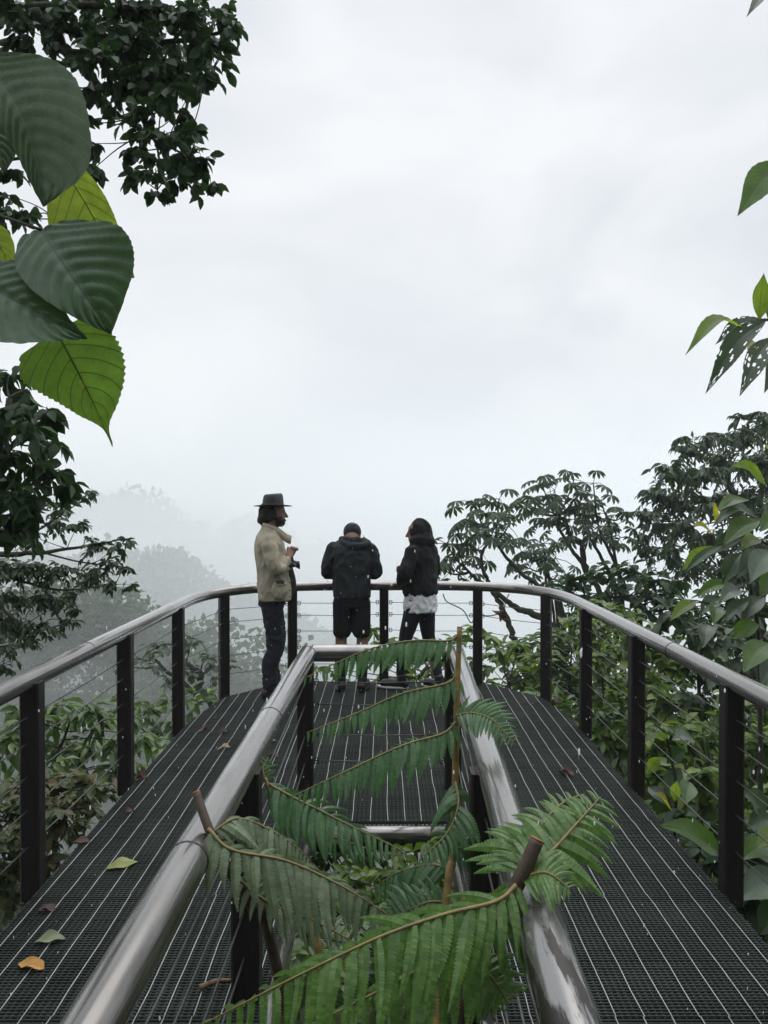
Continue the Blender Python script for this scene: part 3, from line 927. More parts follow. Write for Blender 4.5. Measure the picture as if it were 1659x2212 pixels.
# ---- beyond the far end
cl = [(795, 1395, 20), (830, 1390, 24), (870, 1395, 22), (905, 1405, 24), (950, 1395, 24), (985, 1390, 22), (1015, 1372, 20), (820, 1430, 26), (870, 1440, 26), (930, 1440, 26), (980, 1430, 26), (840, 1470, 26), (900, 1470, 26), (960, 1470, 28), (1010, 1420, 24), (805, 1360, 10), (1030, 1360, 16), (780, 1420, 16), (720, 1450, 20), (690, 1440, 14)]
b = on_ground(900, 11.5)
plant('shrub', 'bright yellow-green shrub seen between the legs of the two people at the far railing', 'shrub', b, cl, 11.2, M['leaf_fresh'], M['twig'], 0.17, 0.42, dens=1.35, droop=0.4, trunk=[trunk_to(b, [W(900, 1470, 11.3)], 0.04, 0.012)], seed=17)
cl = [(1075, 1400, 26), (1060, 1440, 30), (1105, 1445, 30), (1145, 1420, 30), (1150, 1460, 28), (1090, 1480, 26), (1050, 1480, 22), (1120, 1395, 16), (1185, 1440, 24), (1060, 1375, 12), (1200, 1480, 26), (1130, 1490, 26)]
b = on_ground(1110, 10.6)
plant('shrub', 'green shrub directly behind the bowed right end of the far railing', 'shrub', b, cl, 10.4, M['leaf_fresh'], M['twig'], 0.16, 0.5, dens=1.4, droop=0.35, trunk=[trunk_to(b, [W(1100, 1480, 10.5)], 0.04, 0.012)], seed=18)

# ---- right-hand side shrubs, one behind another
RS = [
    ('olive-leaved shrub between the two posts where the railing bends at the right', 10.5, [(1200, 1370, 32), (1235, 1400, 36), (1210, 1440, 34), (1250, 1460, 34), (1190, 1400, 22), (1230, 1500, 30), (1270, 1500, 26)], 'leaf_mid', 0.15, 0.55, L_OVAL),
    ('shrub with rows of small leaves catching the light below the right handrail bend', 9.8, [(1250, 1340, 28), (1290, 1360, 36), (1320, 1400, 36), (1290, 1430, 34), (1320, 1460, 36), (1350, 1490, 34), (1300, 1510, 34), (1340, 1540, 32), (1270, 1460, 34), (1310, 1580, 30)], 'leaf_fresh', 0.13, 0.6, L_OVAL),
    ('dense mid-green bush rising just above the right handrail', 9.0, [(1330, 1320, 34), (1370, 1350, 40), (1420, 1380, 44), (1380, 1410, 44), (1440, 1440, 46), (1400, 1480, 44), (1450, 1510, 46), (1360, 1580, 34), (1400, 1560, 40), (1370, 1620, 34), (1380, 1520, 36)], 'leaf_fresh', 0.155, 0.6, L_OVAL),
    ('tall bush with shiny grey-green leaves behind the bright broad leaves', 8.6, [(1450, 1330, 40), (1500, 1340, 46), (1540, 1390, 48), (1490, 1420, 46), (1550, 1460, 48), (1510, 1500, 46), (1590, 1360, 46), (1600, 1430, 50), (1650, 1400, 50), (1640, 1320, 50)], 'leaf_grey', 0.20, 0.5, L_LANCE),
    ('round bush low down beyond the posts, just right of the deck narrowing', 9.6, [(1170, 1500, 30), (1210, 1530, 32), (1250, 1560, 34), (1200, 1580, 30), (1290, 1600, 34), (1240, 1620, 32), (1330, 1640, 34), (1150, 1540, 26), (1290, 1540, 30)], 'leaf_mid', 0.14, 0.55, L_OVAL),
    ('tall wide bush farthest back under the cecropias, seen through the cables', 13.0, [(1080, 1420, 34), (1130, 1400, 40), (1190, 1390, 44), (1250, 1380, 44), (1310, 1390, 44), (1160, 1460, 44), (1220, 1460, 46), (1280, 1470, 46), (1340, 1470, 46), (1200, 1530, 44), (1270, 1550, 46), (1340, 1560, 46), (1400, 1480, 44), (1400, 1580, 46)], 'leaf_mid', 0.20, 0.55, L_OVAL),
    ('leafy bush filling the gap between the two nearest right posts', 7.0, [(1420, 1570, 44), (1470, 1580, 48), (1520, 1600, 50), (1440, 1640, 48), (1500, 1670, 50), (1540, 1720, 46), (1460, 1720, 44), (1400, 1680, 30), (1420, 1620, 38)], 'leaf_fresh', 0.14, 0.58, L_OVAL),
    ('bush with fresh green leaves to the right of the nearest right post', 6.4, [(1600, 1560, 50), (1650, 1600, 55), (1620, 1650, 50), (1650, 1710, 55), (1610, 1760, 46), (1600, 1490, 46), (1660, 1510, 50)], 'leaf_fresh', 0.13, 0.6, L_OVAL),
    ('low dark bush hugging the right deck edge near the bottom corner', 5.2, [(1560, 1830, 50), (1620, 1860, 60), (1660, 1800, 60), (1650, 1930, 60), (1520, 1780, 44), (1620, 1960, 50), (1660, 2000, 50)], 'leaf_dark', 0.13, 0.6, L_OVAL),
]
for i, (lab, d, cl, lm, L, wd_, tm) in enumerate(RS):
    pxm = sum(c[0] for c in cl) / len(cl)
    b = on_ground(pxm, d + 0.1)
    low = max(cl, key=lambda c: c[1])
    plant('shrub', lab, 'shrub', b, cl, d, M[lm], M['bark'], L, wd_, tm=tm, dens=2.1, droop=0.3, up=0.85, trunk=[trunk_to(b, [W(low[0], low[1], d), W(cl[1][0], cl[1][1], d)], 0.04, 0.010)], seed=30 + i, dj=0.35, group=None)
# ---- dark shrub in front of the cecropias and the big tree
cl = [(1215, 1268, 24), (1240, 1250, 30), (1285, 1240, 34), (1330, 1240, 34), (1375, 1235, 34), (1420, 1250, 38), (1250, 1290, 38), (1300, 1285, 40), (1350, 1285, 42), (1400, 1295, 42), (1450, 1305, 42), (1500, 1320, 44), (1550, 1300, 44), (1600, 1310, 48), (1280, 1325, 34), (1340, 1330, 34), (1460, 1260, 36), (1230, 1325, 30)]
b = on_ground(1380, 12.5)
plant('shrub', 'broad dark green thicket above the right handrail, in front of the tall round tree', 'shrub', b, cl, 12.3, M['leaf_dark'], M['bark'], 0.20, 0.55, dens=1.35, droop=0.3, up=0.8, trunk=[trunk_to(b, [W(1380, 1330, 12.3), W(1350, 1280, 12.3)], 0.10, 0.03)], seed=41, dj=0.5, twig_r=0.006)
# ---- tall round tree, right
cl = [(1390, 1110, 30), (1420, 1062, 36), (1452, 1012, 40), (1490, 968, 36), (1540, 948, 38), (1600, 935, 40), (1650, 925, 42), (1700, 940, 60), (1462, 1080, 48), (1512, 1020, 48), (1570, 1000, 48), (1630, 995, 52), (1690, 1040, 60), (1420, 1130, 34), (1478, 1140, 42), (1540, 1085, 46), (1605, 1075, 50), (1660, 1100, 54), (1400, 1180, 28), (1445, 1195, 36), (1515, 1165, 42), (1580, 1155, 46), (1640, 1180, 50), (1495, 1225, 40), (1560, 1235, 45), (1630, 1245, 50), (1380, 1150, 18), (1600, 900, 20), (1650, 895, 26), (1470, 945, 16)]
b = on_ground(1640, 17)
plant('round_tree', 'tall round-crowned tree with drooping narrow leaves at the right edge', 'tree', b, cl, 16.8, M['leaf_grey'], M['bark'], 0.19, 0.40, tm=L_LANCE, dens=1.9, droop=0.8, up=0.65, trunk=[trunk_to(b, [W(1640, 1250, 17), W(1600, 1120, 17), W(1570, 1020, 17)], 0.22, 0.06), ([W(1640, 1250, 17), W(1540, 1180, 16.9), W(1450, 1110, 16.8)], [0.10, 0.03])], seed=44, dj=0.8, twig_r=0.008, per=8)

# ---- cecropias: bare limbs with umbrellas of fingered leaves
def palmate(rng, lf, wd, tip, axis, n, size):
    axis = unit(axis)
    a = unit(np.cross(axis, [0.3, 0.9, 0.2]))
    b2 = np.cross(axis, a)
    for k in range(n):
        ph = k * 2.399 + rng.uniform(-0.3, 0.3)
        el = rng.uniform(-0.15, 0.75)
        d = unit((a * math.cos(ph) + b2 * math.sin(ph)) * math.cos(el) + axis * math.sin(el))
        ln = size * rng.uniform(0.7, 1.25)
        e = tip + d * ln + np.array([0, 0, -0.15 * ln])
        wd.tube([tip, tip + d * ln * 0.55, e], [0.007, 0.006, 0.005], n=4, caps=False)
        up = unit(np.array([0, 0, 1.0]) + d * 0.55 + rng.normal(size=3) * 0.18)
        f = unit(d - up * np.dot(d, up))
        s = np.cross(up, f)
        m = 9
        th = np.linspace(-2.35, 2.35, m)
        dirs = f * np.cos(th)[:, None] + s * np.sin(th)[:, None] - up * 0.30
        put_leaves(lf, L_CEC, np.repeat(e[None], m, 0), dirs, np.repeat(up[None], m, 0), size * rng.uniform(0.58, 0.76) * (0.72 + 0.28 * np.cos(th * 0.6)), 0.30)
L_CEC = leaf_tmpl([(0.35, 0.28), (0.65, 0.5), (0.88, 0.34)], fold=0.3, curl=0.22)
def cecropia(label, base, d, limbs, crowns, seed, size=0.34, nleaf=8):
    rng = np.random.default_rng(seed)
    root = thing('cecropia_tree', label, 'tree', base, 'cecropia trees by the right railing')
    lf, wd = MB(), MB()
    ends = []
    for pts, rad in limbs:
        q = spline(np.array([p if len(p) == 3 else W(p[0], p[1], d) for p in pts], float), 6)
        r = np.interp(np.linspace(0, 1, len(q)), np.linspace(0, 1, len(rad)), rad)
        r = r * 0.72
        wd.tube(q + rng.normal(size=q.shape) * r[:, None] * 0.18, r, n=8)
        ends.append(q)
    allp = np.concatenate(ends)
    for c in crowns:
        px, py = c[:2]
        dd = d + rng.normal() * 0.45
        tip = W(px, py + 6, dd)
        low = allp[:, 2] < tip[2] + 0.1
        pool = allp[low] if low.any() else allp
        i = np.argmin(np.linalg.norm(pool - tip, axis=1))
        a = pool[i]
        wd.tube(spline([a, (a * 0.45 + tip * 0.55) + [0, 0, -0.06], tip], 4), np.linspace(0.022, 0.012, 9), n=5)
        palmate(rng, lf, wd, tip, unit(tip - a) + [0, 0, 0.8], c[2] - 2 if len(c) > 2 else nleaf - 4, size)
    lf.build('crown', M['leaf_grey'], root, loc=base)
    wd.build('trunk', M['mossy_bark'], root, loc=base)
b = on_ground(1175, 15)
cecropia('leaning cecropia with forked limbs and fingered leaves behind the bow of the railing', b, 14.5,
         [([b, W(1150, 1440, 14.8), (1115, 1391), (1098, 1343), (1078, 1299), (1064, 1279), (1056, 1259), (1042, 1226), (1042, 1195), (1058, 1167)], [0.10, 0.07, 0.05, 0.03]),
          ([b, W(1195, 1380, 14.7), (1151, 1327), (1115, 1315), (1081, 1287), (1033, 1254), (1014, 1236)], [0.11, 0.09, 0.06, 0.03]),
          ([b + [0.25, 0.1, 0], W(1215, 1330, 14.7), (1168, 1268), (1131, 1242), (1101, 1212), (1075, 1178), (1070, 1165)], [0.08, 0.05, 0.025])],
         [(1053, 1105), (1026, 1084, 7), (1080, 1128), (1102, 1160), (1040, 1130), (1062, 1150), (1078, 1072, 5), (964, 1168, 7), (991, 1188), (1018, 1206), (985, 1226, 7), (958, 1226, 6), (1033, 1180, 7), (1008, 1165, 5), (1098, 1130, 6), (1020, 1128, 6)], 51, size=0.33)
b = on_ground(1215, 15.6)
cecropia('small cecropia standing alone low in the gap right of the leaning one', b, 15.2,
         [([b, W(1205, 1330, 15.3), (1193, 1271), (1179, 1226), (1176, 1189)], [0.06, 0.05, 0.025]), ([b + [0.1, 0, 0], W(1195, 1320, 15.3), (1180, 1262), (1180, 1226)], [0.04, 0.03])],
         [(1173, 1168, 7), (1126, 1186, 6), (1166, 1206, 8), (1145, 1222, 7), (1200, 1200, 7), (1204, 1236, 8), (1140, 1200, 5), (1185, 1180, 5)], 52, size=0.30)
b = on_ground(1290, 18)
cecropia('tallest cecropia with a wide mossy-limbed crown before the round tree', b, 17.5,
         [([b, W(1300, 1320, 17.7), (1263, 1226), (1235, 1189), (1210, 1144), (1207, 1120)], [0.11, 0.06, 0.03]), ([W(1280, 1260, 17.6), (1264, 1226), (1256, 1173), (1235, 1167), (1224, 1131), (1207, 1114)], [0.10, 0.08, 0.04]),
          ([b + [0.3, 0, 0], W(1330, 1300, 17.7), (1305, 1217), (1277, 1167), (1270, 1130)], [0.08, 0.05, 0.03]), ([b + [0.5, 0, 0], W(1345, 1300, 17.7), (1327, 1215), (1300, 1158), (1290, 1125)], [0.08, 0.05, 0.03]), ([b + [0.7, 0, 0], W(1340, 1280, 17.7), (1330, 1215), (1322, 1161), (1312, 1120)], [0.07, 0.05, 0.03])],
         [(1170, 1042), (1143, 1066), (1124, 1090, 6), (1198, 1052), (1185, 1084), (1157, 1096), (1215, 1094), (1249, 1060), (1240, 1030, 6), (1282, 1038, 6), (1260, 1084), (1299, 1074), (1256, 1118), (1283, 1120), (1310, 1104), (1262, 1142), (1296, 1138), (1172, 1124), (1200, 1128), (1222, 1120), (1230, 1085), (1190, 1066), (1330, 1130), (1340, 1155, 7), (1318, 1148), (1345, 1110, 6)], 53, size=0.36)

# ---- vine hanging from the far handrail and its dry leaf
root = thing('vine', 'thin dark vine dangling under the far handrail with a shrivelled brown leaf', 'vine', W(975, 1290, 8.4))
o = np.array(root.location)
mb = MB()
mb.tube(spline([W(957, 1283, 8.3), W(966, 1300, 8.35), W(1000, 1318, 8.35), W(1017, 1345, 8.28), W(1028, 1330, 8.3)], 6), 0.006, n=5)
mb.tube(spline([W(1100, 1283, 8.5), W(1092, 1300, 8.5), W(1090, 1318, 8.5)], 5), 0.006, n=5)
mb.tube(spline([W(1028, 1328, 8.3), W(1060, 1330, 8.45), W(1088, 1322, 8.5)], 5), 0.006, n=5)
mb.build('stem', M['twig'], root, loc=o)
M['dry_leaf'] = leafmat('dry_leaf', [G(0.10, 0.055, 0.035), G(0.13, 0.07, 0.045)], 0.6, 0.15, (0.2, 0.1, 0.05))
rng = np.random.default_rng(2)
mb = MB()
p = W(1090, 1318, 8.5)
put_leaves(mb, leaf_tmpl([(0.2, 0.4), (0.5, 0.5), (0.8, 0.3)], fold=0.9, curl=0.5), np.repeat(p[None], 4, 0), rng.normal(size=(4, 3)) * 0.4 + [-0.2, 0, -1], rng.normal(size=(4, 3)), 0.12, 0.6)
mb.build('leaf', M['dry_leaf'], root, loc=o)

# ------------------------------------------------------------------ plants with big single leaves
def blade(mid, wl, wr, nrm, nv=9, quilt=0.010, slant=0.5, cup=0.12, teeth=0.0, nu=13, nl=46, seed=0, holes=None, wave=0.0):
    """one large leaf: midrib points, half-widths to its left and right along it, the way its face looks"""
    rng = np.random.default_rng(seed)
    m = spline(mid, 12)
    s = np.concatenate([[0], np.cumsum(np.linalg.norm(np.diff(m, axis=0), axis=1))])
    t = np.linspace(0, 1, nl)
    m = np.stack([np.interp(t * s[-1], s, m[:, k]) for k in range(3)], 1)
    Ln = s[-1]
    tg = unit(np.gradient(m, axis=0))
    nrm = np.asarray(nrm, float)
    sd = unit(np.cross(tg, nrm))
    nn = np.cross(sd, tg)
    tk = np.linspace(0, 1, len(wl))
    def smooth(w):
        q = spline(np.stack([tk, w], 1), 10)
        return np.maximum(np.interp(t, q[:, 0], q[:, 1]), 0.0)
    WLs, WRs = smooth(wl), smooth(wr)
    u = np.linspace(-1, 1, 2 * nu + 1)
    V, U = [], []
    ph = rng.uniform(0, 6)
    for i in range(nl):
        for q in u:
            w = WRs[i] if q < 0 else WLs[i]
            au = abs(q)
            if au > 0.99 and teeth: w *= 1 + teeth * (1 if i % 2 else -1)
            c = t[i] * nv - slant * nv * 0.45 * au ** 1.2
            fr = abs((c % 1.0) - 0.5) * 2          # 1 on a vein, 0 between veins
            bulge = (1 - fr ** 2.0) * quilt * min(1, au * 6) * (1 - 0.35 * au)
            z = bulge + cup * w * au ** 1.6 - cup * 0.3 * w + wave * math.sin(t[i] * 9 + ph + q * 1.5) * au * w
            V.append(m[i] + sd[i] * q * w + nn[i] * z + tg[i] * (au ** 2) * w * 0.12)
            U.append((q, t[i]))
    k = len(u)
    fs = []
    for i in range(nl - 1):
        for j in range(k - 1):
            if holes and holes(u[j], t[i]): continue
            fs.append((i * k + j, i * k + j + 1, (i + 1) * k + j + 1, (i + 1) * k + j))
    mb = MB()
    mb.add(V, fs, U)
    return mb

M['giant_grey'] = bigleafmat('giant_grey', (0.075, 0.125, 0.068), (0.125, 0.18, 0.115), 0.10, (0.08, 0.14, 0.03), 0.50, nv=11)
M['giant_dark'] = bigleafmat('giant_dark', (0.045, 0.098, 0.048), (0.03, 0.05, 0.03), 0.16, (0.10, 0.19, 0.03), 0.42, nv=9)
M['giant_lime'] = bigleafmat('giant_lime', (0.07, 0.125, 0.018), (0.03, 0.05, 0.012), 0.56, (0.135, 0.26, 0.025), 0.46, nv=8, spot=(0.05, 0.47))
M['giant_yellow'] = bigleafmat('giant_yellow', (0.11, 0.15, 0.018), (0.05, 0.06, 0.012), 0.58, (0.23, 0.32, 0.03), 0.48, nv=8)

gp = np.array([-1.95, 3.2, float(ground_z(-1.95, 3.2)) - 0.1])
giant = thing('big_leaf_plant', 'giant quilted leaves, grey green to lime, crowding in from the left edge', 'plant', gp)
D = 3.0
px2 = lambda w: w * D / F
LV = [
    # mid points (px, py, depth), left half-width px, right half-width px, normal, material, nv, quilt
    ([(-30, 130, 2.98), (35, 235, 2.96), (72, 330, 2.98), (97, 446, 3.02)], [6, 46, 52, 40, 26, 2], [30, 105, 150, 158, 130, 2], (-0.35, -1.0, 0.25), 'giant_grey', 11, 0.011, 0.5, 0.0),
    ([(-60, 240, 3.02), (-10, 300, 3.00), (10, 372, 3.02)], [4, 40, 46, 26, 2], [4, 42, 46, 30, 2], (0.5, -0.9, 0.3), 'giant_grey', 9, 0.010, 0.5, 0.0),
    ([(120, 340, 3.10), (178, 430, 3.10), (225, 510, 3.10), (290, 600, 3.12)], [20, 90, 112, 80, 2], [26, 48, 50, 34, 2], (-0.1, -1.0, -0.35), 'giant_yellow', 8, 0.004, 0.4, 0.0),
    ([(88, 496, 3.00), (130, 560, 2.95), (185, 640, 2.95), (239, 722, 3.0)], [46, 84, 88, 70, 38, 1], [60, 132, 146, 122, 66, 1], (0.10, -0.95, 0.45), 'giant_dark', 9, 0.012, 0.5, 0.0),
    ([(-70, 590, 2.92), (20, 640, 2.90), (110, 690, 2.92), (187, 733, 2.96)], [40, 100, 112, 92, 46, 1], [40, 76, 76, 54, 24, 1], (0.0, -0.9, 0.5), 'giant_dark', 10, 0.013, 0.5, 0.0),
    ([(120, 715, 3.06), (165, 800, 3.05), (205, 880, 3.06), (236, 945, 3.08), (243, 964, 3.09)], [95, 114, 94, 66, 38, 6, 1], [66, 106, 114, 98, 60, 12, 1], (0.05, -1.0, -0.25), 'giant_lime', 8, 0.004, 0.5, 0.02),
    ([(-40, 480, 3.08), (0, 530, 3.08), (30, 600, 3.1)], [5, 26, 26, 14, 1], [5, 30, 30, 16, 1], (0.2, -1.0, -0.3), 'giant_yellow', 7, 0.004, 0.5, 0.0),
]
for i, (mid, wl, wr, nr, mk, nv, ql, sl, te) in enumerate(LV):
    pts = [W(*p) for p in mid]
    lf = blade(pts, [px2(w) for w in wl], [px2(w) for w in wr], nr, nv=nv, quilt=ql, slant=sl, teeth=te + 0.006, seed=i, wave=0.03)
    lf.build('leaf', M[mk], giant, loc=gp)
mb = MB()
mb.tube(spline([gp, gp + [0.02, 0, 2.0], W(-250, 700, 3.15), W(-190, 420, 3.15), W(-160, 200, 3.1)], 8), np.linspace(0.05, 0.02, 33), n=10)
for a, e in ((W(-200, 440, 3.15), W(-30, 130, 2.98)), (W(-200, 440, 3.15), W(88, 496, 3.0)), (W(-215, 520, 3.15), W(-70, 590, 2.92)), (W(-190, 420, 3.15), W(120, 330, 3.1)), (W(-240, 650, 3.15), W(120, 715, 3.06)), (W(-200, 430, 3.15), W(-60, 240, 3.02)), (W(-210, 500, 3.15), W(-40, 480, 3.08))):
    mb.tube(spline([a, (a + e) / 2 + [0, 0, 0.03], e], 5), 0.006, n=6)
mb.build('stem', M['twig'], giant, loc=gp)

def leafy(name, label, base, leaves, stems, seed, grp=None):
    """leaves: (base px, base py, tip px, tip py, width px, depth, material)"""
    root = thing(name, label, 'plant', base, grp)
    rng = np.random.default_rng(seed)
    for (x0, y0, x1, y1, w, d, mk, *fl) in leaves:
        a, e = W(x0, y0, d + rng.uniform(-.05, .05)), W(x1, y1, d - rng.uniform(0.0, .25))
        L = np.linalg.norm(e - a)
        mid = (a + e) / 2 + np.array([0, 0, (fl[0] if fl else 0.10) * L])
        hw = w * d / F / 2
        nr = np.array([rng.normal() * 0.25, -0.75, 0.75 + rng.normal() * 0.15])
        hole = None
        if len(fl) > 1:
            sd_ = seed
            pts = rng.uniform([-0.9, 0.15], [0.9, 0.95], (26, 2)); rad = rng.uniform(0.04, 0.10, 26)
            hole = lambda u, t, pts=pts, rad=rad: bool((((pts[:, 0] - u) * 0.35) ** 2 + (pts[:, 1] - t) ** 2 < (rad * 0.35) ** 2).any())
        lf = blade([a, mid, e], [hw * .08, hw * .75, hw, hw * .85, hw * .4, 0], [hw * .08, hw * .75, hw, hw * .85, hw * .4, 0], nr, nv=12, quilt=L * 0.012, slant=0.6, cup=0.35, nu=8 if hole else 5, nl=40 if hole else 24, teeth=0.02, seed=seed, holes=hole, wave=0.06)
        lf.build('leaf', M[mk], root, loc=base)
    mb = MB()
    for pts, r in stems:
        q = spline([np.asarray(p, float) for p in pts], 6)
        mb.tube(q, np.linspace(r, r * 0.45, len(q)), n=6)
    mb.build('stem', M['twig'], root, loc=base)
    return root
bl = lambda n, c, v, t, tc_: M.__setitem__(n, bigleafmat(n, c, v, t, tc_, 0.33, nv=12, slant=0.6))
bl('broad_green', (0.06, 0.125, 0.025), (0.06, 0.10, 0.035), 0.35, (0.14, 0.27, 0.025))
bl('broad_lime', (0.10, 0.16, 0.02), (0.045, 0.07, 0.015), 0.55, (0.30, 0.46, 0.03))
bl('broad_yellow', (0.28, 0.27, 0.03), (0.06, 0.06, 0.015), 0.5, (0.50, 0.48, 0.03))
bl('broad_grey', (0.075, 0.115, 0.07), (0.11, 0.15, 0.10), 0.18, (0.10, 0.16, 0.06))
bl('broad_dark', (0.022, 0.045, 0.022), (0.03, 0.055, 0.03), 0.25, (0.07, 0.16, 0.02))

b = on_ground(1760, 5.4)
leafy('broad_leaf_plant', 'tall plant with broad lime and grey leaves leaning in before the round tree', b, [
    (1654, 1048, 1578, 1007, 40, 5.2, 'broad_lime', 0.12), (1690, 1030, 1655, 960, 40, 5.2, 'broad_lime'), (1618, 1080, 1545, 1107, 34, 5.2, 'broad_green'), (1544, 1127, 1543, 1084, 24, 5.1, 'broad_yellow', 0.02),
    (1540, 1155, 1494, 1136, 24, 5.1, 'broad_yellow'), (1633, 1118, 1537, 1140, 30, 5.2, 'broad_grey', 0.2), (1640, 1125, 1560, 1180, 44, 5.3, 'broad_green'), (1609, 1156, 1532, 1200, 34, 5.2, 'broad_grey'),
    (1539, 1180, 1472, 1234, 32, 5.0, 'broad_lime', 0.05), (1560, 1178, 1475, 1240, 20, 4.95, 'broad_grey', 0.08), (1640, 1165, 1600, 1190, 36, 5.3, 'broad_lime'), (1650, 1200, 1590, 1250, 46, 5.2, 'broad_dark'), (1670, 1190, 1620, 1260, 54, 5.1, 'broad_grey'), (1690, 1110, 1640, 1150, 40, 5.2, 'broad_green'), (1600, 1195, 1560, 1265, 40, 5.3, 'broad_dark')],
    [([b, b + [-.05, 0, 2.2], W(1700, 1180, 5.4), W(1690, 1000, 5.4)], 0.03), ([W(1700, 1150, 5.4), W(1640, 1110, 5.3), W(1545, 1140, 5.2)], 0.010), ([W(1700, 1200, 5.4), W(1620, 1160, 5.3), W(1540, 1180, 5.1)], 0.010)], 61)
b = on_ground(1640, 5.6)
leafy('broad_leaf_plant', 'plant with long wet shining leaves just above the near right handrail', b, [
    (1503, 1297, 1446, 1343, 28, 5.3, 'broad_lime', 0.06), (1600, 1275, 1552, 1306, 34, 5.3, 'broad_grey'), (1616, 1299, 1565, 1338, 34, 5.2, 'broad_grey'), (1560, 1292, 1510, 1330, 34, 5.4, 'broad_grey'), (1551, 1305, 1541, 1350, 34, 5.3, 'broad_green'),
    (1580, 1260, 1500, 1290, 30, 5.4, 'broad_green'), (1650, 1290, 1600, 1345, 40, 5.3, 'broad_dark'), (1530, 1350, 1520, 1400, 36, 5.4, 'broad_dark'), (1660, 1390, 1604, 1455, 52, 5.0, 'broad_green'), (1640, 1350, 1580, 1380, 40, 5.2, 'broad_green'), (1690, 1430, 1640, 1480, 50, 5.0, 'broad_dark'), (1690, 1240, 1640, 1290, 50, 5.2, 'broad_green')],
    [([b, b + [0.02, 0, 1.3], W(1640, 1420, 5.6), W(1620, 1260, 5.4)], 0.025), ([W(1640, 1400, 5.6), W(1580, 1320, 5.4), W(1503, 1297, 5.3)], 0.010)], 62)
b = on_ground(1440, 5.7)
leafy('broad_leaf_plant', 'plant with a few lime leaves and one yellow leaf by the right deck edge', b, [
    (1436, 1600, 1386, 1607, 24, 5.4, 'broad_lime'), (1424, 1636, 1398, 1672, 28, 5.4, 'broad_lime', 0.04), (1450, 1752, 1416, 1712, 30, 5.2, 'broad_yellow', 0.05), (1458, 1730, 1463, 1685, 24, 5.3, 'broad_lime', 0.02), (1470, 1660, 1440, 1720, 40, 5.5, 'broad_grey'),
    (1490, 1690, 1480, 1740, 40, 5.4, 'broad_green'), (1480, 1620, 1440, 1650, 36, 5.6, 'broad_dark'), (1480, 1760, 1430, 1800, 40, 5.2, 'broad_dark'), (1400, 1700, 1440, 1740, 30, 5.5, 'broad_dark'), (1500, 1600, 1450, 1600, 34, 5.6, 'broad_grey')],
    [([b, b + [0, 0, .5], W(1460, 1750, 5.5), W(1450, 1640, 5.5), W(1440, 1595, 5.4)], 0.015)], 63)
b = on_ground(1640, 4.4)
leafy('broad_leaf_plant', 'low plant pushing a long folded leaf over the right deck edge', b, [
    (1560, 1845, 1420, 1783, 60, 4.2, 'broad_green', 0.08), (1653, 1757, 1603, 1712, 52, 4.3, 'broad_grey'), (1680, 1770, 1612, 1790, 50, 4.3, 'broad_grey'), (1680, 1860, 1585, 1826, 50, 4.2, 'broad_grey'), (1690, 1905, 1590, 1948, 70, 4.1, 'broad_grey'), (1660, 1830, 1600, 1860, 50, 4.2, 'broad_green'), (1700, 1960, 1640, 2020, 70, 4.0, 'broad_dark'), (1600, 1870, 1545, 1845, 30, 4.2, 'broad_grey'), (1690, 1810, 1630, 1835, 46, 4.2, 'broad_lime')],
    [([b, b + [0, 0, .4], W(1690, 1900, 4.3), W(1660, 1800, 4.3)], 0.015), ([W(1690, 1900, 4.3), W(1620, 1860, 4.25), W(1560, 1845, 4.2)], 0.010)], 64)
b = np.array([2.05, 3.6, float(ground_z(2.05, 3.6)) - 0.1])
leafy('sapling', 'long insect-eaten leaves reaching into the sky from the right edge', b, [
    (1700, 355, 1592, 468, 62, 3.5, 'broad_green', 0.14), (1640, 690, 1650, 590, 40, 3.5, 'broad_lime', 0.1), (1660, 690, 1700, 600, 44, 3.6, 'broad_green'), (1610, 712, 1480, 768, 34, 3.5, 'broad_lime', 0.22), (1655, 690, 1523, 852, 48, 3.45, 'broad_dark', 0.12, 1), (1665, 730, 1597, 857, 48, 3.4, 'broad_dark', 0.08, 1),
    (1650, 690, 1545, 745, 34, 3.6, 'broad_dark', 0.15, 1), (1625, 735, 1626, 785, 22, 3.6, 'broad_yellow', 0.02), (1690, 760, 1650, 850, 44, 3.5, 'broad_dark'), (1680, -20, 1612, 38, 26, 3.5, 'broad_dark')],
    [([b, b + [0, 0, 1.6], W(1820, 900, 3.6), W(1790, 600, 3.6), W(1760, 300, 3.6), W(1740, -60, 3.6)], 0.03), ([W(1800, 760, 3.6), W(1700, 700, 3.55), W(1650, 690, 3.5)], 0.012), ([W(1770, 380, 3.6), W(1730, 350, 3.5), W(1700, 355, 3.5)], 0.007)], 65)

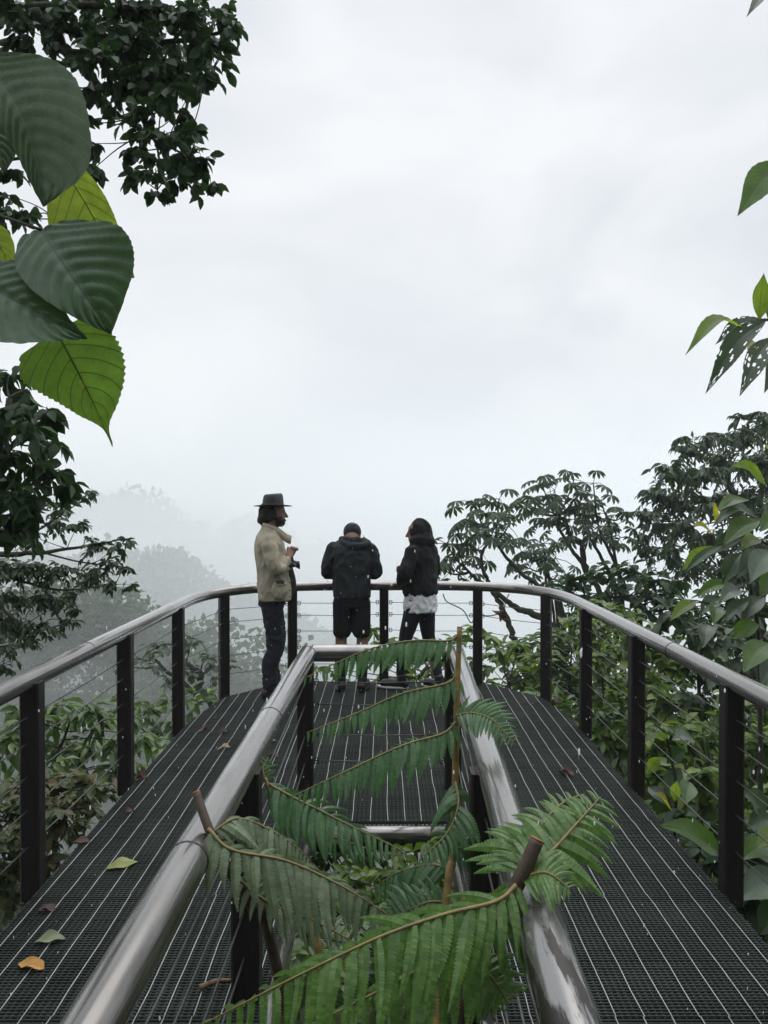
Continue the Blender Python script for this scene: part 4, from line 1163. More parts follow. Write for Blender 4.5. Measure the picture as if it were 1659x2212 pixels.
# ------------------------------------------------------------------ the tree fern growing up through the well
rng = np.random.default_rng(21)
def frond(lf, wd, pts, Lmax, n, mode='hang', droop=1.0, tipw=0.25, basew=0.7, pin=17, wid=0.118, lift=0.12, back=0.7, rr=0.005, face=(0, -1, 0.3)):
    """a side branch: a bent rib with rows of toothed leaflets"""
    q = spline([np.asarray(p, float) for p in pts], 14)
    s = np.concatenate([[0], np.cumsum(np.linalg.norm(np.diff(q, axis=0), axis=1))])
    wd.tube(q, np.linspace(rr, rr * 0.3, len(q)), n=6)
    tg = unit(np.gradient(q, axis=0))
    t = (np.arange(n) + 0.5) / n
    for side in (-1, 1):
        for k in range(n):
            tt = min(0.999, t[k] + side * 0.2 / n)
            p = np.array([np.interp(tt * s[-1], s, q[:, j]) for j in range(3)])
            g = unit(np.array([np.interp(tt * s[-1], s, tg[:, j]) for j in range(3)]))
            prof = np.interp(tt, [0, 0.12, 0.45, 0.8, 1], [basew, 0.92, 1.0, 0.6, tipw])
            L = Lmax * prof * rng.uniform(0.74, 1.12)
            fc = unit(face)
            across = unit(np.cross(g, fc))
            if across[2] > 0: across = -across              # across points downwards in the frond's plane
            if mode == 'hang':
                d0 = unit(across * 0.9 + g * 0.38 + fc * 0.30 + rng.normal(size=3) * 0.09) if side > 0 else unit(across * -0.25 + g * 0.40 - fc * 0.9 + rng.normal(size=3) * 0.2)
                if side < 0: L = L * back
                d1 = unit(np.array([0, 0, -1.0]) * droop * (rng.uniform(0.5, 1.3) if side > 0 else 0.25) + d0 * 0.5 + g * 0.34 + rng.normal(size=3) * 0.12)
            else:                                              # flat: both rows spread in the plane
                d0 = unit(across * side + g * 0.40 + rng.normal(size=3) * 0.08 + [0, 0, lift])
                d1 = unit(d0 + np.array([0, 0, -1.0]) * droop * 0.8 + g * 0.2)
            m = pin
            u = np.linspace(0, 1, m + 1)
            dirs = unit(d0[None] * (1 - u)[:, None] + d1[None] * u[:, None])
            pos = p + np.concatenate([[np.zeros(3)], np.cumsum(dirs[:-1] * L / m, axis=0)])
            nr = unit(np.cross(dirs, np.cross(np.broadcast_to(fc + rng.normal(size=3) * 0.2, dirs.shape), dirs)))
            sd = np.cross(dirs, nr)
            w = L * wid * np.interp(u, [0, 0.10, 0.40, 0.75, 1], [0.75, 1, 0.95, 0.55, 0.04])
            step = L / m
            V, fs = [], []
            for i in range(m):
                wn_ = w[min(i + 1, m)]
                for sg in (-1, 1):
                    b0 = len(V)
                    a0 = pos[i]
                    a1 = pos[i] + dirs[i] * step * 1.02
                    ou = sd[i] * sg
                    V += [a0, a1, a1 + ou * wn_ * 0.34 - nr[i] * wn_ * 0.16, a0 + ou * w[i] * 1.02 + dirs[i] * step * 0.95 - nr[i] * w[i] * 0.38, a0 + ou * w[i] * 0.80 + dirs[i] * step * 0.10 - nr[i] * w[i] * 0.32]
                    fs += [(b0, b0 + 1, b0 + 2, b0 + 3), (b0, b0 + 3, b0 + 4)]
            lf.add(V, fs)

FB = np.array([0.03, 2.35, float(ground_z(0.03, 2.35)) - 0.05])
fern = thing('tree_fern', 'tree fern with cut stalks spreading its fronds up through the well inside the inner railing', 'fern', FB)
mb = MB()
tk = spline([FB, FB + [0.02, 0.03, 0.5], FB + [0.0, 0.0, 1.05]], 8)
mb.tube(tk + rng.normal(size=tk.shape) * 0.012, 0.085, n=12)
mb.build('trunk', M['mossy_bark'], fern, loc=FB)
crown = FB + [0, 0, 1.05]
# four stalks: (points, radius, material)
def stalk(pts, r0, r1, mk, cut=True):
    q = spline([np.asarray(p, float) for p in pts], 10)
    mb = MB(); mb.tube(q, np.linspace(r0, r1, len(q)), n=10)
    o = mb.build('stalk', M[mk], fern, loc=FB)
    if cut:
        c = MB(); t = unit(q[-1] - q[-2]); c.tube([q[-1] + t * 0.0005, q[-1] + t * 0.004], r1 * 1.02, n=10)
        c.build('cut_end', M['stalk_cut'], o, loc=FB)
    return o, q
def put(parent, specs, mk, rmk='rachis'):
    for sp in specs:
        pts, kw = sp
        lf, wd = MB(), MB()
        frond(lf, wd, pts, **kw)
        o = wd.build('frond', M[rmk], parent, loc=FB)
        lf.build('leaflets', M[mk], o, loc=FB)

s1, _ = stalk([crown, W(960, 1990, 2.85), W(978, 1850, 3.0), W(985, 1600, 3.12), W(988, 1480, 3.16), W(993, 1356, 3.2)], 0.016, 0.010, 'stalk_yellow')
face = (0.05, -1, 0.25)
put(s1, [
    ([W(991, 1370, 3.2), W(968, 1384, 3.18), W(890, 1384, 3.12), W(790, 1405, 3.08), W(655, 1466, 3.05)], dict(Lmax=0.125, n=26, face=face, back=0.3, wid=0.138)),
    ([W(988, 1452, 3.18), W(965, 1476, 3.15), W(870, 1498, 3.08), W(760, 1545, 3.02), W(662, 1583, 3.0)], dict(Lmax=0.135, n=25, face=face, back=0.3, wid=0.138)),
    ([W(985, 1560, 3.12), W(955, 1585, 3.08), W(870, 1610, 2.98), W(760, 1660, 2.9), W(628, 1722, 2.85)], dict(Lmax=0.145, n=27, face=face, back=0.3, wid=0.138)),
    ([W(985, 1545, 3.12), W(1020, 1540, 3.08), W(1065, 1556, 3.02), W(1110, 1605, 2.98)], dict(Lmax=0.10, n=18, face=(0, -0.75, 0.7), mode='flat', droop=0.7)),
    ([W(984, 1690, 3.05), W(990, 1740, 2.95), W(965, 1800, 2.88), W(915, 1848, 2.8)], dict(Lmax=0.15, n=16, face=(-.2, -1, 0.35))),
], 'fern')
s2, _ = stalk([crown, W(600, 2100, 2.3), W(545, 1960, 2.25), W(490, 1870, 2.25), W(455, 1800, 2.25), W(424, 1714, 2.3)], 0.017, 0.012, 'stalk_brown')
put(s2, [
    ([W(455, 1800, 2.25), W(520, 1768, 2.3), W(620, 1815, 2.35), W(690, 1880, 2.4)], dict(Lmax=0.13, n=23, face=(0.1, -0.8, 0.6), rr=0.004)),
    ([W(450, 1790, 2.24), W(500, 1835, 2.2), W(620, 1860, 2.2), W(740, 1915, 2.2), W(860, 1990, 2.25)], dict(Lmax=0.165, n=22, face=(0.05, -0.9, 0.45))),
    ([W(500, 1885, 2.25), W(580, 1950, 2.22), W(680, 1990, 2.25), W(800, 2055, 2.3)], dict(Lmax=0.09, n=20, face=(0.1, -0.6, 0.8), mode='flat', droop=0.5)),
], 'fern_grey')
s3, _ = stalk([crown, W(1010, 2150, 1.95), W(1060, 2010, 1.9), W(1120, 1905, 1.88), W(1160, 1815, 1.9)], 0.020, 0.0165, 'stalk_brown')
put(s3, [
    ([W(1122, 1902, 1.88), W(1075, 1945, 1.82), W(960, 1975, 1.76), W(830, 2020, 1.7), W(690, 2085, 1.66), W(560, 2150, 1.66), W(440, 2212, 1.68)], dict(Lmax=0.20, n=28, face=(0, -0.9, 0.45), wid=0.092, pin=26)),
    ([W(1115, 1912, 1.86), W(1050, 2010, 1.84), W(930, 2080, 1.8), W(800, 2150, 1.8), W(640, 2230, 1.8)], dict(Lmax=0.18, n=22, face=(0, -0.85, 0.5), wid=0.092, pin=26)),
], 'fern_light')
put(s3, [
    ([W(1135, 1880, 1.88), W(1190, 1840, 1.95), W(1245, 1780, 2.02), W(1297, 1722, 2.08)], dict(Lmax=0.15, n=14, face=(0.1, -0.6, 0.8), mode='flat', droop=1.3, rr=0.006, basew=0.5)),
    ([W(1130, 1885, 1.88), W(1165, 1790, 2.05), W(1215, 1735, 2.15), W(1262, 1715, 2.2)], dict(Lmax=0.11, n=14, face=(0.0, -0.5, 0.9), mode='flat', droop=1.0, rr=0.005)),
    ([W(1130, 1890, 1.88), W(1110, 1830, 2.0), W(1130, 1790, 2.1)], dict(Lmax=0.13, n=12, face=(0.0, -0.6, 0.8), mode='flat', droop=0.9)),
    ([W(1128, 1895, 1.88), W(1180, 1885, 1.86), W(1230, 1920, 1.84)], dict(Lmax=0.09, n=14, face=(0.0, -0.5, 0.9), mode='flat', droop=0.9)),
    ([W(1020, 2080, 1.93), W(1060, 2110, 1.9), W(1100, 2170, 1.88)], dict(Lmax=0.10, n=12, face=(0.0, -0.6, 0.8), mode='flat', droop=0.9)),
], 'fern_light')
s4, _ = stalk([crown, W(690, 2060, 2.7), W(640, 1900, 2.85), W(600, 1770, 2.95), W(573, 1680, 3.0)], 0.014, 0.006, 'stalk_yellow', cut=False)
put(s4, [
    ([W(575, 1690, 3.0), W(620, 1715, 2.95), W(740, 1775, 2.85), W(870, 1838, 2.8)], dict(Lmax=0.16, n=22, face=(-0.05, -0.85, 0.5))),
    ([W(600, 1770, 2.95), W(700, 1800, 2.98), W(800, 1835, 3.0), W(880, 1850, 3.02)], dict(Lmax=0.11, n=18, face=(-0.05, -0.7, 0.7))),
    ([W(573, 1690, 3.0), W(568, 1660, 3.02), W(580, 1635, 3.05)], dict(Lmax=0.06, n=8, face=(0, -1, .2), mode='flat')),
    ([W(600, 1880, 2.9), W(560, 1900, 2.95), W(530, 1960, 3.0)], dict(Lmax=0.10, n=12, face=(0, -0.8, 0.6), mode='flat', droop=0.8)),
], 'fern')
put(s1, [
    ([W(976, 1880, 2.98), W(930, 1868, 3.02), W(860, 1885, 3.1), W(790, 1930, 3.15)], dict(Lmax=0.15, n=18, face=(0, -0.75, 0.66), droop=0.8)),
    ([W(968, 1950, 2.9), W(920, 1950, 2.9), W(850, 1985, 2.95), W(790, 2040, 3.0)], dict(Lmax=0.13, n=17, face=(0, -0.7, 0.7), mode='flat', droop=0.7)),
    ([W(980, 1830, 3.0), W(1020, 1840, 3.0), W(1060, 1880, 3.0)], dict(Lmax=0.11, n=12, face=(0, -0.75, 0.66), mode='flat', droop=0.8)),
], 'fern')
# small plants down in the well
cl = [(830, 1880, 40, 4.2), (880, 1900, 40, 4.1), (800, 1930, 40, 4.0), (930, 1930, 40, 4.0), (860, 1960, 42, 3.9), (760, 1900, 36, 4.2), (720, 1960, 40, 3.9), (940, 1870, 34, 4.3), (780, 1850, 36, 4.5), (850, 1835, 32, 4.6), (920, 1830, 30, 4.6), (660, 2020, 36, 3.8), (700, 2080, 40, 3.7), (700, 1850, 40, 5.0), (655, 1880, 36, 4.8), (640, 1960, 40, 4.3), (760, 1845, 36, 5.2), (690, 1900, 36, 4.6)]
b = np.array([0.1, 4.1, float(ground_z(0.1, 4.1)) - 0.05])
plant('shrub', 'small leafy shrub deep in the well beneath the fern', 'shrub', b, cl, 4.1, M['leaf_fresh'], M['twig'], 0.085, 0.5, tm=L_LANCE, dens=1.8, droop=0.35, trunk=[trunk_to(b, [W(850, 1960, 4.1)], 0.02, 0.008, 0.05)], seed=71, dj=0.15, twig_r=0.003)

# ------------------------------------------------------------------ people
M['skin'] = plain('skin', (0.27, 0.145, 0.11), 0.55, scale=30, var=0.12)
M['skin_tan'] = plain('skin_tan', (0.20, 0.105, 0.065), 0.55, scale=30, var=0.12)
M['hair'] = plain('hair', (0.012, 0.009, 0.008), 0.55, scale=60, bump=0.8, bscale=120)
M['beige'] = plain('beige_canvas', (0.35, 0.315, 0.235), 0.85, scale=9, var=0.18, bump=0.25, bscale=180)
M['lining'] = plain('dark_lining', (0.05, 0.045, 0.04), 0.9)
M['jeans'] = plain('jeans', (0.006, 0.009, 0.018), 0.9, scale=6, var=0.5, bump=0.25, bscale=150)
M['boot'] = plain('boot', (0.035, 0.018, 0.014), 0.5)
M['felt'] = plain('hat_felt', (0.018, 0.019, 0.023), 0.6, scale=12, var=0.3)
M['band'] = plain('hat_band', (0.008, 0.008, 0.010), 0.5)
M['raincoat'] = plain('raincoat', (0.014, 0.018, 0.022), 0.9, scale=7, var=0.3, bump=0.15, bscale=120)
M['shorts'] = plain('shorts', (0.0035, 0.0035, 0.005), 0.9)
M['cap'] = plain('cap', (0.008, 0.012, 0.02), 0.75)
M['cap_patch'] = plain('cap_patch', (0.10, 0.055, 0.04), 0.7)
M['hoodie'] = plain('hoodie', (0.0035, 0.0035, 0.005), 0.95, scale=7, var=0.3, bump=0.2, bscale=120)
M['white_shirt'] = plain('white_shirt', (0.66, 0.67, 0.70), 0.85, scale=10, var=0.12)
M['leggings'] = plain('leggings', (0.005, 0.0065, 0.011), 0.8)
M['black'] = plain('black_plastic', (0.010, 0.010, 0.012), 0.4)
M['white_print'] = plain('white_print', (0.75, 0.75, 0.75), 0.6, var=0.02)
M['sole'] = plain('sole', (0.55, 0.55, 0.55), 0.7)

def remesh(mb, name, mat, parent, vox=0.008, it=5, amp=0.0, freq=(14, 14, 9), seed=0, ridged=True):
    """melts overlapping closed shapes into one continuous skin, then presses folds into it"""
    o = mb.build(name)
    md = o.modifiers.new('r', 'REMESH'); md.mode = 'VOXEL'; md.voxel_size = vox
    if it:
        sm = o.modifiers.new('s', 'SMOOTH'); sm.factor = 0.5; sm.iterations = it
    dg = bpy.context.evaluated_depsgraph_get()
    me = bpy.data.meshes.new_from_object(o.evaluated_get(dg))
    old = o.data
    o.modifiers.clear()
    o.data = me
    bpy.data.meshes.remove(old)
    if amp:
        n = len(me.vertices)
        co = np.empty(n * 3, np.float32); me.vertices.foreach_get('co', co); co = co.reshape(-1, 3)
        no = np.empty(n * 3, np.float32); me.vertices.foreach_get('normal', no); no = no.reshape(-1, 3)
        sh = Vector((seed * 3.1, seed * 1.7, seed))
        d = np.empty(n)
        for i in range(n):
            p = Vector((co[i, 0] * freq[0], co[i, 1] * freq[1], co[i, 2] * freq[2])) + sh
            w = noise.noise_vector(p * 0.5) * 0.8
            v = noise.noise(p + w)
            v2 = noise.noise(p * 2.3 + w)
            d[i] = ((0.35 - abs(v)) * 1.3 if ridged else v) + 0.35 * v2
        co = co + no * (d * amp)[:, None]
        me.vertices.foreach_set('co', co.astype(np.float32).reshape(-1))
        me.update()
    me.materials.clear()
    me.materials.append(mat)
    me.polygons.foreach_set('use_smooth', np.full(len(me.polygons), True))
    o.name = name
    o.parent = parent
    return o

def limb(mb, pts, rad, n=14, sub=5, flat=1.0, ref=None):
    """tapered limb with rounded ends"""
    q = spline(np.asarray(pts, float), sub) if len(pts) > 2 else np.asarray(pts, float)
    s = np.linspace(0, 1, len(q))
    r = np.interp(s, np.linspace(0, 1, len(rad)), rad)
    d0, d1 = unit(q[0] - q[1]), unit(q[-1] - q[-2])
    q = np.vstack([q[0] + d0 * r[0] * 0.6, q[0] + d0 * r[0] * 0.4, q, q[-1] + d1 * r[-1] * 0.4, q[-1] + d1 * r[-1] * 0.6])
    r = np.concatenate([[r[0] * 0.35, r[0] * 0.8], r, [r[-1] * 0.8, r[-1] * 0.35]])
    mb.tube(q, r, n=n, flat=flat, ref=ref)

def slices(mb, sl, n=28, p=2.3):
    """torso: (z, cx, cy, rx, ry)"""
    rings = []
    for z, cx, cy, rx, ry in sl:
        a = np.arange(n) * 2 * math.pi / n
        c, s = np.cos(a), np.sin(a)
        rings.append(np.stack([cx + rx * np.sign(c) * np.abs(c) ** (2 / p), cy + ry * np.sign(s) * np.abs(s) ** (2 / p), np.full(n, z)], 1))
    mb.loft(rings)

def head(mb, c, M3, s=1.0):
    """skull, jaw, nose, lips, brows and ears; c is the middle of the head, M3 turns it (front is +Y)"""
    M3 = np.asarray(M3)
    P = lambda v: np.asarray(c) + M3 @ (np.asarray(v, float) * s)
    rows = [(-0.118, 0.045, 0.028, 0.026), (-0.105, 0.035, 0.046, 0.055), (-0.08, 0.018, 0.058, 0.076), (-0.05, 0.008, 0.066, 0.090), (-0.02, 0.000, 0.071, 0.096), (0.01, -0.004, 0.074, 0.099), (0.04, -0.006, 0.076, 0.100), (0.07, -0.010, 0.072, 0.094), (0.095, -0.014, 0.056, 0.074), (0.112, -0.016, 0.030, 0.042)]
    rings = []
    for z, cy, rx, ry in rows:
        a = np.arange(20) * 2 * math.pi / 20
        v = np.stack([rx * np.cos(a), cy + ry * np.sin(a), np.full(20, z)], 1)
        rings.append(v * s @ M3.T + np.asarray(c))
    mb.loft(rings)
    limb(mb, [P((0, 0.092, 0.020)), P((0, 0.104, 0.000)), P((0, 0.116, -0.024))], [0.010 * s, 0.011 * s, 0.014 * s], n=8, sub=3)
    mb.ell(P((0, 0.092, -0.058)), (0.022 * s, 0.010 * s, 0.007 * s), M3, 10, 6)
    mb.ell(P((0, 0.088, -0.068)), (0.019 * s, 0.010 * s, 0.006 * s), M3, 10, 6)
    mb.ell(P((0, 0.075, -0.100)), (0.024 * s, 0.018 * s, 0.016 * s), M3, 10, 6)
    for sx in (-1, 1):
        mb.ell(P((sx * 0.030, 0.088, 0.030)), (0.022 * s, 0.010 * s, 0.008 * s), M3, 10, 6)
        mb.ell(P((sx * 0.031, 0.084, 0.008)), (0.013 * s, 0.010 * s, 0.009 * s), M3, 10, 6)
        mb.ell(P((sx * 0.076, -0.004, -0.004)), (0.009 * s, 0.018 * s, 0.031 * s), M3, 10, 6)

def hand(mb, w, d, pn, side, L=0.185, curl=0.5):
    """palm, four bent fingers, thumb; w wrist, d the way it points, pn out of the palm"""
    d = unit(d); pn = unit(pn - d * np.dot(pn, d)); sx = np.cross(d, pn) * side
    w = np.asarray(w, float)
    k = w + d * L * 0.52
    limb(mb, [w, w + d * L * 0.28, k], [0.026, 0.036, 0.038], n=12, sub=3, flat=0.42, ref=pn)
    for i, f in enumerate((0.92, 1.0, 0.94, 0.76)):
        b = k + sx * (0.029 - i * 0.019) - d * 0.006
        ln = L * 0.47 * f
        q, dr = [b], d
        for j, fr in enumerate((0.42, 0.33, 0.25)):
            a = curl * (0.6 + 0.5 * j) * (1 + 0.08 * i)
            dr = unit(d * math.cos(a * (j + 1) * 0.62) + pn * math.sin(a * (j + 1) * 0.62) + sx * 0.03 * (1.5 - i))
            q.append(q[-1] + dr * ln * fr)
        limb(mb, q, [0.0098, 0.0092, 0.0084, 0.0072], n=8, sub=2)
    b = w + d * L * 0.20 + sx * 0.026
    q = [b, b + unit(sx * 0.75 + d * 0.7 + pn * 0.35) * 0.040, b + unit(sx * 0.75 + d * 0.7 + pn * 0.35) * 0.040 + unit(d * 0.9 + pn * 0.5 + sx * 0.15) * 0.034]
    limb(mb, q, [0.014, 0.011, 0.008], n=8, sub=3)

def rot(ax, deg):
    return np.array(Matrix.Rotation(math.radians(deg), 3, ax))

def shoe(parent, ankle, heading_deg, mat, sole=None, L=0.285, name='shoe'):
    mb = MB()
    R3 = rot('Z', heading_deg)
    P = lambda v: np.array([ankle[0], ankle[1], 0]) + R3 @ np.asarray(v, float)
    limb(mb, [P((0, -0.055, 0.045)), P((0, 0.06, 0.047)), P((0, 0.15, 0.040)), P((0, L - 0.085, 0.034))], [0.042, 0.045, 0.048, 0.036], n=14)
    limb(mb, [P((0, -0.02, 0.05)), P((0, -0.012, 0.125))], [0.044, 0.046])
    o = remesh(mb, name, mat, parent, 0.007, 4)
    so = MB()
    k = 18
    a = np.arange(k) * 2 * math.pi / k
    out = np.stack([0.047 * np.cos(a) * (1 + 0.1 * np.sin(a)), 0.075 + 0.155 * np.sin(a), np.zeros(k)], 1)
    so.loft([(out + [0, 0, z]) @ R3.T + [ankle[0], ankle[1], 0] for z in (0.001, 0.012, 0.022)])
    so.build('sole', sole or M['black'], o)
    return o

def person(label, x, y, heading, group=None):
    return thing('person', label, 'person', (x, y, 0.003), group, math.radians(heading))

# ---- man in a hat and beige jacket, in profile with his hands together
p1 = person('person in a wide-brimmed dark hat and beige field jacket, hands together, looking along the railing', -1.03, 7.60, -82)
k = 1.0
b = MB()
slices(b, [(0.86, 0, 0, 0.16, 0.10), (1.0, 0, 0.0, 0.155, 0.105), (1.15, 0, 0, 0.15, 0.105), (1.3, 0, -0.01, 0.17, 0.11), (1.42, 0, -0.02, 0.18, 0.10), (1.49, 0, -0.02, 0.13, 0.07), (1.53, 0, -0.012, 0.065, 0.062)])
limb(b, [(0, -0.012, 1.48), (0, 0.0, 1.56), (0, 0.01, 1.62)], [0.062, 0.058, 0.056])
head(b, (0, 0.025, 1.672), rot('X', -3))
for sx in (-1, 1):
    limb(b, [(sx * 0.085, 0, 0.90), (sx * 0.09, 0.03, 0.5), (sx * 0.10, -0.02, 0.10)], [0.075, 0.044, 0.034])
W1 = [np.array([0.09, 0.145, 1.262]), np.array([-0.05, 0.17, 1.27])]
E1 = [np.array([0.235, 0.045, 1.185]), np.array([-0.235, 0.06, 1.20])]
for sx, w, e in ((1, W1[0], E1[0]), (-1, W1[1], E1[1])):
    limb(b, [(sx * 0.185, -0.02, 1.43), e, w], [0.048, 0.040, 0.030])
hand(b, W1[0], (-0.5, 0.28, 0.75), (-0.8, -0.2, -0.4), 1, 0.185, 0.95)
hand(b, W1[1], (0.4, 0.25, 0.7), (0.6, 0.1, -0.6), -1, 0.185, 0.95)
remesh(b, 'body', M['skin'], p1, 0.006, 3)
j = MB()
slices(j, [(0.885, 0, 0.025, 0.200, 0.150), (0.92, 0, 0.022, 0.200, 0.152), (1.02, 0, 0.018, 0.192, 0.150), (1.12, 0, 0.010, 0.182, 0.142), (1.22, 0, 0.0, 0.188, 0.140), (1.32, 0, -0.014, 0.200, 0.142), (1.40, 0, -0.024, 0.210, 0.132), (1.46, 0, -0.028, 0.185, 0.110), (1.51, 0, -0.020, 0.115, 0.088), (1.55, 0, -0.012, 0.080, 0.076)])
for sx, w, e in ((1, W1[0], E1[0]), (-1, W1[1], E1[1])):
    limb(j, [(sx * 0.165, -0.028, 1.445), (sx * 0.215, -0.012, 1.34), e + [sx * 0.004, 0, 0], e * 0.25 + w * 0.75], [0.072, 0.070, 0.063, 0.050])
jo = remesh(j, 'jacket', M['beige'], p1, 0.008, 2, 0.015, (12, 12, 7), 3)
pk = MB()       # bellows pocket with its mouth standing open
R3 = rot('Y', -8)
pk.ell((0.205, 0.065, 0.985), (0.032, 0.075, 0.085), None, 16, 10)
pk.ell((0.212, 0.075, 1.045), (0.030, 0.060, 0.025), None, 14, 8)
remesh(pk, 'pocket', M['beige'], jo, 0.006, 3, 0.006, (16, 16, 12), 5)
pk = MB(); pk.ell((0.234, 0.072, 1.066), (0.012, 0.042, 0.022), None, 14, 8); pk.build('pocket_mouth', M['lining'], jo)
cl_ = MB()       # standing collar, open at the front
for sx in (-1, 1):
    P = [(sx * 0.0, -0.086, 1.548), (sx * 0.064, -0.058, 1.545), (sx * 0.092, 0.01, 1.520), (sx * 0.088, 0.075, 1.478), (sx * 0.075, 0.125, 1.435), (sx * 0.055, 0.165, 1.415)]
    q = spline(np.array(P), 5)
    rings = []
    for i, c in enumerate(q):
        h = 0.042 + 0.010 * i / len(q)
        o_ = unit(np.array([c[0], c[1] - 0.0, 0]) + 1e-6)
        rings.append(np.array([c - o_ * 0.004 - [0, 0, 0.02], c + o_ * 0.006 - [0, 0, 0.02], c + o_ * 0.016 + [0, 0, h], c + o_ * 0.008 + [0, 0, h]]))
    cl_.loft(rings)
cl_.build('collar', M['beige'], jo)
fl = MB()        # the far front panel hanging open, dark inside
fl.loft([np.array([(-0.10, 0.13, z), (-0.085, 0.20 + 0.02 * math.sin(z * 14), z), (-0.095, 0.207 + 0.02 * math.sin(z * 14), z), (-0.112, 0.14, z)]) for z in np.linspace(0.90, 1.25, 9)])
fl.build('open_front', M['lining'], jo)
bt = MB()
for z in (0.92, 0.98, 1.05, 1.44, 1.49):
    yy = 0.150 if z < 1.2 else 0.10
    bt.ell((0.118 if z < 1.2 else 0.06, yy + 0.012, z), (0.008, 0.004, 0.008), rot('Z', -35), 10, 6)
bt.build('button', M['black'], jo)
t = MB()
slices(t, [(0.84, 0, 0.0, 0.165, 0.120), (0.92, 0, 0.0, 0.165, 0.118), (1.0, 0, 0, 0.155, 0.112)])
for sx, yk in ((-1, 0.035), (1, 0.01)):
    limb(t, [(sx * 0.082, 0.0, 0.88), (sx * 0.090, yk + 0.015, 0.50), (sx * 0.095, yk - 0.03, 0.30), (sx * 0.10, yk - 0.025, 0.09)], [0.100, 0.075, 0.066, 0.066])
remesh(t, 'trousers', M['jeans'], p1, 0.008, 2, 0.016, (10, 10, 13), 8)
shoe(p1, (0.10, -0.02), -8, M['boot'], name='boot'); shoe(p1, (-0.10, 0.03), 10, M['boot'], name='boot')
hr = MB()
hr.ell((0, -0.02, 1.70), (0.086, 0.098, 0.085), None, 20, 12)
hr.ell((0, -0.060, 1.645), (0.080, 0.062, 0.070), None, 18, 10)
hr.ell((0, -0.085, 1.615), (0.060, 0.045, 0.045), None, 16, 10)
for sx in (-1, 1):
    hr.ell((sx * 0.074, 0.000, 1.665), (0.020, 0.045, 0.060), None, 14, 9)
    hr.ell((sx * 0.050, 0.078, 1.600), (0.022, 0.030, 0.034), None, 12, 8)
hr.ell((0, 0.098, 1.586), (0.032, 0.020, 0.024), None, 12, 8)
for sx in (-1, 1):  # beard and moustache, filled out to stand in for shade on the face
    hr.ell((sx * 0.048, 0.066, 1.610), (0.026, 0.040, 0.045), None, 12, 8)
    hr.ell((sx * 0.030, 0.118, 1.612), (0.022, 0.010, 0.009), None, 10, 6)
remesh(hr, 'hair', M['hair'], p1, 0.0055, 1, 0.013, (48, 48, 48), 4)
ht = MB()
k = 36
a = np.arange(k) * 2 * math.pi / k
hc = np.array([0, 0.012, 1.742])
def hring(r, z, sag=0.0, el=1.12):
    v = np.stack([r * np.cos(a), r * el * np.sin(a), np.full(k, z)], 1)
    v[:, 2] += sag * np.cos(a) ** 2
    return v + hc
ht.loft([hring(0.0775, -0.004), hring(0.120, -0.006, 0.004), hring(0.157, -0.002, 0.012, 1.10), hring(0.160, 0.000, 0.013, 1.10), hring(0.159, 0.004, 0.013, 1.10), hring(0.120, 0.000, 0.006), hring(0.088, 0.003), hring(0.0860, 0.033), hring(0.083, 0.072), hring(0.077, 0.098), hring(0.065, 0.113), hring(0.046, 0.110), hring(0.024, 0.098), hring(0.006, 0.094)])
V = ht.v[0]
top = V[:, 2] > hc[2] + 0.065
pin = np.clip((V[:, 1] - hc[1]) / 0.09, 0, 1)
V[:, 0] = np.where(top, V[:, 0] * (1 - 0.42 * pin * np.clip((V[:, 2] - hc[2] - 0.055) / 0.05, 0, 1)), V[:, 0])
V[:, 2] = np.where(top, V[:, 2] + 0.008 * np.clip((V[:, 1] - hc[1]) / -0.09, -1, 1) * -1, V[:, 2])
ho = ht.build('hat', M['felt'], p1)
hb = MB()
hb.loft([hring(0.0885, 0.004), hring(0.0895, 0.006), hring(0.0885, 0.026), hring(0.0870, 0.028)], caps=False)
hb.build('hat_band', M['band'], ho)

# the camera on a lettered strap wrapped round his wrist
def local(o, v):
    a = o.rotation_euler[2]
    return np.array([o.location[0] + v[0] * math.cos(a) - v[1] * math.sin(a), o.location[1] + v[0] * math.sin(a) + v[1] * math.cos(a), o.location[2] + v[2]])
ca = thing('camera', 'black compact camera with a lettered strap held in front of the beige jacket', 'camera', local(p1, (0.05, 0.155, 1.215)), None, math.radians(-82))
def cbox(mb, c, sz, bev=0.006):
    x, y, z = np.array(sz) / 2
    pr = lambda s, zz: np.array([(-x + bev, -y, zz), (x - bev, -y, zz), (x, -y + bev, zz), (x, y - bev, zz), (x - bev, y, zz), (-x + bev, y, zz), (-x, y - bev, zz), (-x, -y + bev, zz)]) * [s, s, 1] + np.array(c)
    mb.loft([pr(0.94, -z), pr(1, -z + bev), pr(1, z - bev), pr(0.94, z)])
mb = MB(); cbox(mb, (0, 0.02, 0.005), (0.115, 0.050, 0.070)); cbox(mb, (0, 0.02, 0.048), (0.045, 0.040, 0.022)); mb.build('camera_body', M['black'], ca, smooth=False)
mb = MB(); mb.tube([(0, 0.04, 0), (0, 0.06, -0.002), (0, 0.064, -0.002), (0, 0.095, -0.004)], [0.030, 0.030, 0.027, 0.027], n=18); mb.build('lens', M['black'], ca)
mb = MB()
sp = spline([(0.045, -0.06, 0.050), (0.062, -0.02, 0.035), (0.066, 0.04, 0.005), (0.060, 0.085, -0.020), (0.02, 0.10, -0.028), (-0.03, 0.08, -0.01)], 6)
rings = [np.array([q + [0, 0, -0.022], q + [0.004, 0, -0.022], q + [0.004, 0, 0.022], q + [0, 0, 0.022]]) for q in sp]
mb.loft(rings); so = mb.build('strap', M['black'], ca, smooth=False)
mb = MB()
tl_ = spline([(0.05, -0.03, -0.01), (0.055, 0.0, -0.045), (0.052, 0.02, -0.05)], 5)
